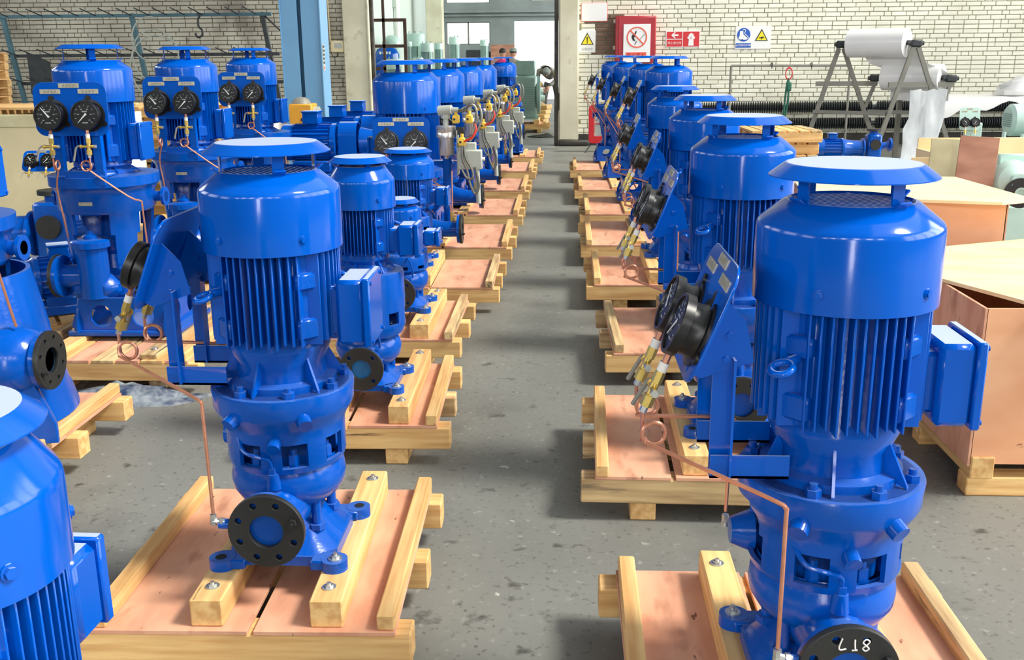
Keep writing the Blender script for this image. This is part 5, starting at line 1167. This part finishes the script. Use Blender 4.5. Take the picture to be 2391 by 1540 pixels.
# cream crate and timber stacks
cc = thing('cream_crate', 'large cream board crate behind the pumps at left', 'crate', (-4.72, 8.2, 0))
obj('front_panel', MB().box((0, 0, 0.57), (1.9, 0.02, 1.14), 0.002), CREAM, cc); obj('side_panel', MB().box((0.94, 0.4, 0.57), (0.02, 0.8, 1.14), 0.002), WHITE, cc)
obj('back_panel', MB().box((0, 0.8, 0.57), (1.9, 0.02, 1.14), 0.002), CREAM, cc); obj('side_panel', MB().box((-0.94, 0.4, 0.57), (0.02, 0.8, 1.14), 0.002), CREAM, cc)
obj('rim', MB().box((0, -0.015, 1.11), (1.94, 0.03, 0.10), 0.004), PLYGREY, cc)
for i in range(7): obj('top_slat', MB().box((0, 0.06+0.113*i, 1.205), (1.9, 0.085, 0.02), 0.002), PINE, cc)
for i in range(5): obj('top_block', MB().box((-0.85+0.425*i, 0.4, 1.17), (0.09, 0.78, 0.06), 0.002), PINE, cc)
names = ('bottom', 'second', 'third', 'fourth', 'fifth', 'sixth', 'seventh', 'eighth', 'ninth', 'tenth', 'eleventh', 'twelfth', 'thirteenth', 'fourteenth', 'fifteenth', 'top')
for i in range(11): plain_pallet('pallet in stack behind the left gauges, %s layer from floor' % names[i], -4.0, 10.0+0.03*(i % 2), 0.105*i, 1.15, 0.9, rz=0.03*((i*7) % 3-1), old=(3 <= i <= 7))
for i in range(16): plain_pallet('pallet in tall stack at left picture edge, %s layer' % names[i], -7.55, 12.3, 0.105*i, 1.1, 1.0, rz=0.05*((i*5) % 3-1))
plain_pallet('pale pallet lying before the layered stack at left', -3.38, 8.6, 0.0, 0.66, 0.9, rz=0.04); plain_pallet('second pale pallet lying before the layered stack', -3.38, 8.6, 0.105, 0.66, 0.9, rz=-0.03)
# hanging rack with pegs
rk = thing('peg_rack', 'teal steel rack with rows of pegs before the left brick wall', 'rack', (-6.7, 16.0, 0))
for x, m_ in ((-2.05, TEAL), (-0.0, TEAL), (2.05, DKSTEEL)): obj('post', MB().tube([(x, 0, 2.26), (x+0.34, -0.05, 0)], 0.045, 4), m_, rk)
for z, m_ in ((2.23, TEAL), (1.64, DKSTEEL), (1.22, DKSTEEL)): obj('rail', MB().box((0.05+0.15*(2.26-z), -0.02, z), (4.3, 0.05, 0.05)), m_, rk)
for z in (2.23, 1.64, 1.22):
    for i in range(15):
        x = -1.95+0.28*i+0.15*(2.26-z); obj('peg', MB().tube([(x, -0.04, z), (x-0.12, -0.30, z+0.10)], 0.009, 5), DKSTEEL, rk)
obj('stay', MB().tube([(2.08, 0, 2.22), (2.6, 0.3, 1.65)], 0.015, 5), DKSTEEL, rk)
tag(obj('crane_hook', MB().tube(spline([(0, 0, 0.10), (0.03, 0, 0.05), (0, 0, 0.0), (0, 0, -0.10), (0.05, 0, -0.16), (0.04, 0, -0.24), (-0.03, 0, -0.26), (-0.06, 0, -0.20)]), 0.016, 8), DKSTEEL, None, (-5.62, 15.9, 2.16)), 'dark steel hook hanging from the peg rack', 'hook')
q = MB()
for (c, r_, t0, t1) in (((0, 0, 0), 0.36, 0.0, 2*PI), ((0.05, -0.05, -0.18), 0.44, 0.4, 5.6), ((-0.05, 0.02, 0.25), 0.30, 1.2, 5.0)):
    q.tube([(c[0]+r_*math.cos(t0+(t1-t0)*i/28), c[1], c[2]+r_*1.1*math.sin(t0+(t1-t0)*i/28)) for i in range(29)], 0.011, 6)
tag(obj('wire_coil', q, GBOX, None, (-6.28, 15.75, 1.62)), 'loose coil of pale wire hanging on the peg rack', 'wire')
tag(obj('steel_sheet', MB().prism([(0, 0), (0.35, -0.15), (0.35, -0.65), (0, -0.65)], 0, 0.02, M=R(90, 'X')), DKSTEEL, None, (-8.35, 15.85, 1.7)), 'dark steel plate leaning behind the stacked pallets', 'plate')
# yellow gear units and the white drum
for nm, z, lab in (('gear_unit', 0.485, 'lower'), ('gear_unit', 0.755, 'upper')):
    r = thing('gear_unit', '%s yellow gear unit stacked before the sky-blue column' % lab, 'gear unit', (-3.20, 12.5, z))
    obj('housing', MB().box((0, 0, 0.15), (0.28 if z > .6 else 0.24, 0.3, 0.27), 0.012), YELLOW, r)
    obj('oil_plug', MB().cyl((0.02, -0.15, 0.10), (0.02, -0.158, 0.10), 0.022, n=12), SIGNBLK, r)
    if z > .6:
        obj('motor_end', MB().cyl((0.14, 0, 0.16), (0.20, 0, 0.16), 0.09, n=20), GBOX, r); obj('top_cover', MB().lathe([(0.12, 0.285), (0.10, 0.33), (0.05, 0.36), (0.0001, 0.365)], 20, M=T((-0.02, 0, 0))), GREYST, r)
gs = thing('gear_stand', 'grey frame stand beneath the two yellow gear units', 'stand', (-3.2, 12.5, 0))
obj('frame', MB().box((-0.02, 0, 0.485), (0.4, 0.4, 0.03)).box((-0.2, -0.18, 0.24), (0.04, 0.04, 0.48)).box((0.16, -0.18, 0.24), (0.04, 0.04, 0.48)).box((-0.2, 0.18, 0.24), (0.04, 0.04, 0.48)).box((0.16, 0.18, 0.24), (0.04, 0.04, 0.48)), GREYST, gs)
dr = thing('white_drum', 'white plastic drum beside the yellow gear units', 'drum', (-3.56, 12.5, 0))
obj('body', MB().lathe([(0.13, 0.0), (0.14, 0.02), (0.14, 0.92), (0.125, 0.95), (0.0001, 0.955)], 24), WHITE, dr); obj('lid', MB().cyl((0, 0, 0.955), (0, 0, 0.975), 0.11, n=20), WHITE, dr)
# far hall: brown frame, tank, pale green motors, big grey-green motor
bf = thing('brown_frame', 'rusty brown steel frame just inside the gateway', 'frame', (-3.55, 20.5, 0))
for x in (-0.25, 0.0): obj('post', MB().box((x, 0, 1.6), (0.05, 0.05, 3.2)), RUST, bf)
obj('post', MB().box((0.42, 0, 1.12), (0.06, 0.06, 2.24)), RUST, bf)
for z, a, b in ((2.27, -0.25, 0.45), (1.78, -0.2, 0.42), (3.15, -0.25, 0.02), (0.9, -0.25, 0.02), (1.35, -0.25, 0.02)): obj('bar', MB().box(((a+b)/2, 0, z), (b-a, 0.05, 0.06)), RUST, bf)
tk = thing('blue_tank', 'blue tank with white lettering behind the brown frame', 'tank', (-4.1, 24.0, 0))
obj('shell', MB().lathe([(0.0001, 0.0), (0.24, 0.04), (0.28, 0.1), (0.28, 1.62), (0.22, 1.74), (0.10, 1.80), (0.0001, 1.81)], 28), BLUE, tk)
q = MB()
for i in range(4): q.box((-0.10+0.07*i, -0.29, 1.66), (0.045, 0.01, 0.06))
obj('marking', q, WHITE, tk)
def green_motor(label, x, y, zt, r, big=False):
    t_ = thing('green_motor', label, 'motor', (x, y, 0), group='pale green vertical motors in the far hall')
    obj('fan_cowl', MB().lathe([(r, zt-r*1.25), (r, zt-0.02), (r*0.93, zt), (0.0001, zt)], 24), MINT, t_)
    obj('body', MB().lathe([(r*0.9, 0.25), (r*0.9, zt-r*1.2)], 24).box((0, 0, 0.125), (r*2.4, r*2.4, 0.25), 0.02), MINTD, t_)
    q = MB()
    for i in range(4): q.cyl((r*0.6*math.cos(1.6*i), r*0.6*math.sin(1.6*i), zt), (r*0.6*math.cos(1.6*i), r*0.6*math.sin(1.6*i), zt+r*0.25), 0.012, n=6)
    obj('studs', q, MINTD, t_, kind='stuff'); obj('side_pad', MB().box((r*0.55, -r*0.75, (zt-r*1.2+0.4)/2), (r*0.35, r*0.4, zt-r*1.2-0.4), 0.01), MINT, t_)
    return t_
green_motor('largest pale green motor, tallest in the far hall group', -3.72, 26.0, 2.12, 0.245)
green_motor('narrow pale green motor left of the tallest one', -3.75, 25.0, 1.92, 0.095)
green_motor('wide pale green motor right of the tallest one', -3.30, 25.0, 1.88, 0.165)
green_motor('rightmost pale green motor of the close group', -3.14, 26.0, 1.88, 0.115)
green_motor('low pale green motor just behind the blue cap, left', -3.62, 22.0, 1.53, 0.17)
green_motor('low pale green motor just behind the blue cap, right', -3.10, 22.0, 1.55, 0.115)
green_motor('tall dark-bodied pale green motor before the far windows', -2.95, 28.0, 2.06, 0.155)
green_motor('grey-green motor standing near the far bright doorway', -2.30, 30.0, 2.0, 0.125)
dm = thing('mesh_dome', 'pale domed machine cover behind the brown frame', 'machine', (-4.2, 25.3, 0))
obj('dome', MB().lathe([(0.24, 1.85), (0.23, 1.93), (0.17, 2.02), (0.08, 2.07), (0.0001, 2.08)], 20).cyl((0, 0, 0), (0, 0, 1.86), 0.2, n=20), MINT, dm)
bm = thing('large_motor', 'large grey-green motor on a timber pallet in the gateway', 'motor', (-0.80, 22.1, 0.27))
obj('body', MB().box((0, 0, 0.45), (0.46, 0.7, 0.9), 0.05), MINTD, bm); obj('top_box', MB().box((-0.02, 0.0, 1.05), (0.40, 0.5, 0.30), 0.015), MINTD, bm)
q = MB()
for i in range(11): q.box((0, -0.355, 0.22+0.045*i), (0.40, 0.02, 0.014))
obj('cooling_ribs', q, MINTD, bm, kind='stuff'); obj('end_shield', MB().cyl((0.22, 0, 0.48), (0.29, 0, 0.48), 0.40, n=32), MINTD, bm)
for sy in (-1, 1): obj('foot', MB().box((0, sy*0.3, 0.02), (0.5, 0.12, 0.04)), MINTD, bm)
pallet('timber pallet under the large grey-green motor', -0.83, 22.1, 0.95, 1.0, bearers=(0.5, 0.12, 0.095, 0.0), sheets=False, group='timber pallets in the far hall')
for i, (x, z, c_) in enumerate(((-0.66, 0.90, YELLOW), (-0.62, 0.742, MINT), (-0.58, 0.584, MINT))):
    tag(obj('pipe_piece', MB().cyl((-0.14, 0, 0), (0.12, 0, 0), 0.075, n=18).cyl((0.12, 0, 0), (0.125, 0, 0), 0.06, n=18), c_, None, (x, 24.6, z)), ('yellow', 'upper pale green', 'lower pale green')[i]+' pipe piece stacked right of the grey-green motor', 'pipe')
tag(obj('pipe_trestle', MB().box((-0.30, 0, 0.24), (0.26, 0.3, 0.48), 0.01).box((-0.30, 0.10, 0.60), (0.05, 0.05, 0.56)), PINEOLD, None, (-0.30, 24.62, 0)), 'timber trestle under the stacked pipe pieces', 'trestle')
for i in range(5): tag(obj('timber_offcut', MB().box((0, 0, 0.05), (0.22, 0.45, 0.10), 0.012), PINE, None, (-0.53+0.025*i, 23.0+0.05*i, 0.10*i+0.004), (0, 0, 0.25*((i*3) % 3-1))), 'timber offcut, %s of the pile by the motor' % ('bottom', 'second up', 'middle', 'fourth up', 'top')[i], 'offcut', 'offcuts piled by the gateway motor')
q = MB(); rr = random.Random(8); vs = []
for j in range(4):
    for i in range(12):
        a = 2*PI*i/12; r_ = (1-j/4)*(1+rr.uniform(-.3, .3)); vs.append((0.34*r_*math.cos(a), 0.16*r_*math.sin(a), 0.018*j*(1+rr.uniform(-.4, .6))))
q.add(vs, [(j*12+i, j*12+(i+1) % 12, (j+1)*12+(i+1) % 12, (j+1)*12+i) for j in range(3) for i in range(12)]+[tuple(range(36, 48)), tuple(reversed(range(12)))])
tag(obj('floor_rag', q, RAG, None, (-0.42, 20.4, 0.0)), 'dark rag lying on the floor at the gateway', 'rag')
q2 = MB(); vs = []
for j in range(5):
    for i in range(14):
        a = 2*PI*i/14; r_ = (1-j/5)*(1+rr.uniform(-.25, .25)); vs.append((0.38*r_*math.cos(a), 0.14*r_*math.sin(a), 0.013*j*(1+rr.uniform(-.4, .6))))
q2.add(vs, [(j*14+i, j*14+(i+1) % 14, (j+1)*14+(i+1) % 14, (j+1)*14+i) for j in range(4) for i in range(14)]+[tuple(range(56, 70)), tuple(reversed(range(14)))])
tag(obj('plastic_wrap', q2, TARP, None, (-2.12, 4.55, 0.0)), 'crumpled plastic wrap on the floor under a left pallet', 'plastic')
# wall pipes and dark openings on the far hall's left wall
wp = thing('wall_duct', 'white drop pipe on the pale wall of the far hall', 'pipe', (-4.55, 28.5, 0))
obj('pipe', MB().cyl((0, 0, 1.9), (0, 0, 5.5), 0.07, n=12), WHITE, wp); obj('bracket', MB().box((-0.05, 0, 3.0), (0.12, 0.24, 0.30), 0.02), PALEWALL, wp)
tag(obj('wall_panel', MB().box((0, 0, 0), (0.04, 0.9, 0.6)), DKSTEEL, None, (-4.62, 24.6, 2.0)), 'dark square opening cover on the far pale wall', 'panel')
tag(obj('wall_panel', MB().box((0, 0, 0), (0.04, 0.7, 1.2)), DKSTEEL, None, (-4.62, 20.9, 1.75)), 'dark tall panel on the far pale wall behind brown frame', 'panel')

# ================================================================== PEOPLE
def skinned(name, joints, edges, material, parent, sub=2):
    me = bpy.data.meshes.new(name); me.from_pydata([j[0] for j in joints], edges, []); me.update(); me.materials.append(material)
    o = bpy.data.objects.new(name, me); C.objects.link(o); o.parent = parent
    bpy.context.view_layer.objects.active = o
    o.modifiers.new('skin', 'SKIN'); m2 = o.modifiers.new('sub', 'SUBSURF'); m2.levels = 1; m2.render_levels = sub
    for v, j in zip(me.skin_vertices[0].data, joints): v.radius = (j[1], j[1]) if not isinstance(j[1], tuple) else j[1]
    me.skin_vertices[0].data[0].use_root = True
    dg = bpy.context.evaluated_depsgraph_get(); m = bpy.data.meshes.new_from_object(o.evaluated_get(dg)); m.name = name
    bpy.data.objects.remove(o); smooth(m, 60)
    r = obj(name, m, material, parent); return r
def head(parent, c, r, tilt, hair, hairmat, face_rot=0.0):
    Mh = T(c) @ R(face_rot, 'Z') @ R(tilt, 'X')
    h = MB().lathe([(0.0001, -r*1.15), (r*0.45, -r*1.05), (r*0.72, -r*0.6), (r*0.85, 0), (r*0.82, r*0.45), (r*0.6, r*0.9), (0.0001, r*1.1)], 16, M=Mh)
    h.box((0, -r*0.9, -r*0.1), (r*0.22, r*0.3, r*0.4), r*0.06, M=Mh)
    for s_ in (-1, 1): h.box((s_*r*0.86, 0, -r*0.05), (r*0.12, r*0.3, r*0.45), r*0.04, M=Mh)
    ho = obj('head', h, SKIN, parent)
    for s_ in (-1, 1): obj('eye', MB().cyl((s_*r*0.32, -r*0.80, r*0.05), (s_*r*0.32, -r*0.86, r*0.05), r*0.09, n=8, M=Mh), HAIR, ho)
    obj('mouth', MB().box((0, -r*0.74, -r*0.55), (r*0.4, r*0.1, r*0.07), M=Mh), PLYRED, ho)
    if hair: obj('hair', MB().lathe([(r*0.90, -r*0.05), (r*0.93, r*0.35), (r*0.72, r*0.92), (0.0001, r*1.18)], 16, M=Mh @ T((0, r*0.06, 0.0))), hairmat, ho)
    return ho
def hand(parent, c, d, sk=SKIN):
    """palm with four fingers and a thumb, curled, pointing along d"""
    d = Vector(d).normalized(); a = d.orthogonal().normalized(); n = d.cross(a); c = Vector(c)
    M = Matrix(((a.x, n.x, d.x, c.x), (a.y, n.y, d.y, c.y), (a.z, n.z, d.z, c.z), (0, 0, 0, 1)))
    m = MB().box((0, 0, 0.04), (0.08, 0.03, 0.09), 0.012, M)
    for i, l in enumerate((0.07, 0.08, 0.075, 0.06)): m.tube([M @ Vector((-0.03+0.02*i, 0, 0.08)), M @ Vector((-0.03+0.02*i, 0.01, 0.08+l*0.5)), M @ Vector((-0.03+0.02*i, 0.035, 0.08+l*0.85))], 0.0085, 6)
    m.tube([M @ Vector((0.038, 0, 0.03)), M @ Vector((0.06, 0.012, 0.06)), M @ Vector((0.06, 0.03, 0.085))], 0.010, 6)
    return obj('hand', m, sk, parent)
# worker bending forward beyond the gateway
wk = thing('person', 'person in grey work clothes bending forward beyond the gateway', 'person', (-0.42, 28.7, 0))
J = [((0.05, 0.10, 0.93), (0.15, 0.12)), ((0.0, 0.0, 1.10), (0.17, 0.13)), ((-0.06, -0.16, 1.22), (0.20, 0.14)), ((-0.08, -0.26, 1.22), (0.12, 0.10)),
     ((-0.28, -0.20, 1.16), 0.075), ((-0.30, -0.28, 0.90), 0.06), ((-0.14, -0.42, 0.74), 0.05),
     ((0.14, -0.22, 1.14), 0.075), ((0.20, -0.32, 0.92), 0.06), ((0.02, -0.44, 0.76), 0.05)]
skinned('jacket', J, [(0, 1), (1, 2), (2, 3), (2, 4), (4, 5), (5, 6), (2, 7), (7, 8), (8, 9)], CLOTHG, wk)
J = [((0.05, 0.10, 0.93), (0.15, 0.12)), ((-0.06, 0.09, 0.80), 0.095), ((-0.10, 0.02, 0.46), 0.07), ((-0.12, 0.08, 0.10), 0.055), ((0.17, 0.09, 0.80), 0.095), ((0.22, 0.02, 0.46), 0.07), ((0.24, 0.08, 0.10), 0.055)]
skinned('trousers', J, [(0, 1), (1, 2), (2, 3), (0, 4), (4, 5), (5, 6)], CLOTHD, wk)
obj('shoe', MB().box((-0.12, 0.02, 0.045), (0.10, 0.28, 0.09), 0.03), SHOE, wk); obj('shoe', MB().box((0.24, 0.02, 0.045), (0.10, 0.28, 0.09), 0.03), SHOE, wk)
obj('neck', MB().cyl((-0.08, -0.24, 1.2), (-0.07, -0.36, 1.17), 0.055, n=12), SKIN, wk)
head(wk, (-0.06, -0.42, 1.13), 0.115, 55, True, CAPG); hand(wk, (-0.13, -0.43, 0.73), (0.2, -0.3, -0.9)); hand(wk, (0.01, -0.45, 0.75), (-0.3, -0.4, -0.85))
def standing(label, x, y, top, trs, capmat, hairmat, rz):
    p = thing('person', label, 'person', (x, y, 0), rz)
    J = [((0, 0, 0.95), (0.15, 0.11)), ((0, 0, 1.15), (0.15, 0.11)), ((0, 0.01, 1.38), (0.19, 0.11)), ((0, 0, 1.48), (0.07, 0.07)),
         ((0.22, 0, 1.36), 0.07), ((0.27, -0.03, 1.10), 0.055), ((0.24, -0.14, 0.90), 0.045), ((-0.22, 0, 1.36), 0.07), ((-0.27, -0.03, 1.10), 0.055), ((-0.24, -0.14, 0.90), 0.045)]
    skinned('shirt', J, [(0, 1), (1, 2), (2, 3), (2, 4), (4, 5), (5, 6), (2, 7), (7, 8), (8, 9)], top, p)
    J = [((0, 0, 0.95), (0.15, 0.11)), ((0.09, 0, 0.85), 0.09), ((0.10, 0, 0.48), 0.065), ((0.10, 0.02, 0.10), 0.05), ((-0.09, 0, 0.85), 0.09), ((-0.10, 0, 0.48), 0.065), ((-0.10, 0.02, 0.10), 0.05)]
    skinned('trousers', J, [(0, 1), (1, 2), (2, 3), (0, 4), (4, 5), (5, 6)], trs, p)
    for s_ in (-1, 1): obj('shoe', MB().box((s_*0.10, -0.04, 0.045), (0.10, 0.27, 0.09), 0.03), SHOE, p); hand(p, (s_*0.24, -0.15, 0.89), (0, -0.3, -1))
    obj('neck', MB().cyl((0, 0, 1.46), (0, -0.01, 1.56), 0.052, n=12), SKIN, p)
    h_ = head(p, (0, -0.02, 1.65), 0.115, 0, True, hairmat)
    if capmat: obj('cap', MB().lathe([(0.112, 1.69), (0.11, 1.75), (0.06, 1.79), (0.0001, 1.80)], 16).box((0, -0.15, 1.70), (0.16, 0.12, 0.012), 0.004), capmat, p)
    return p
standing('person in magenta shirt standing in the far hall', -1.78, 30.0, CLOTHP, CLOTHD, None, HAIR, math.radians(150))
standing('person in grey cap standing in the far bright doorway', -1.52, 31.0, CLOTHG, CLOTHD, CAPG, HAIR, math.radians(170))
tag(obj('notice_board', MB().box((0, 0, 0), (0.75, 0.04, 0.6), 0.005), PLYRED, None, (-1.95, 33.0, 1.6)), 'pinkish board behind the person in magenta', 'board')
tag(obj('board_post', MB().box((0, 0, 0.65), (0.06, 0.06, 1.3)), DKSTEEL, None, (-1.95, 33.0, 0)), 'dark post carrying the pinkish far board', 'post')
dmk = thing('dark_machine', 'dark machine silhouetted below the far windows', 'machine', (-3.0, 33.5, 0))
obj('bed', MB().box((0, 0, 0.5), (2.6, 0.8, 1.0), 0.03), DKSTEEL, dmk); obj('column', MB().box((0.1, 0.1, 1.3), (0.5, 0.5, 0.9), 0.03).cyl((0.7, 0, 1.0), (0.7, 0, 1.7), 0.12, n=14), DKSTEEL, dmk); obj('head_stock', MB().box((-0.7, 0, 1.25), (0.7, 0.6, 0.5), 0.04), DKSTEEL, dmk)
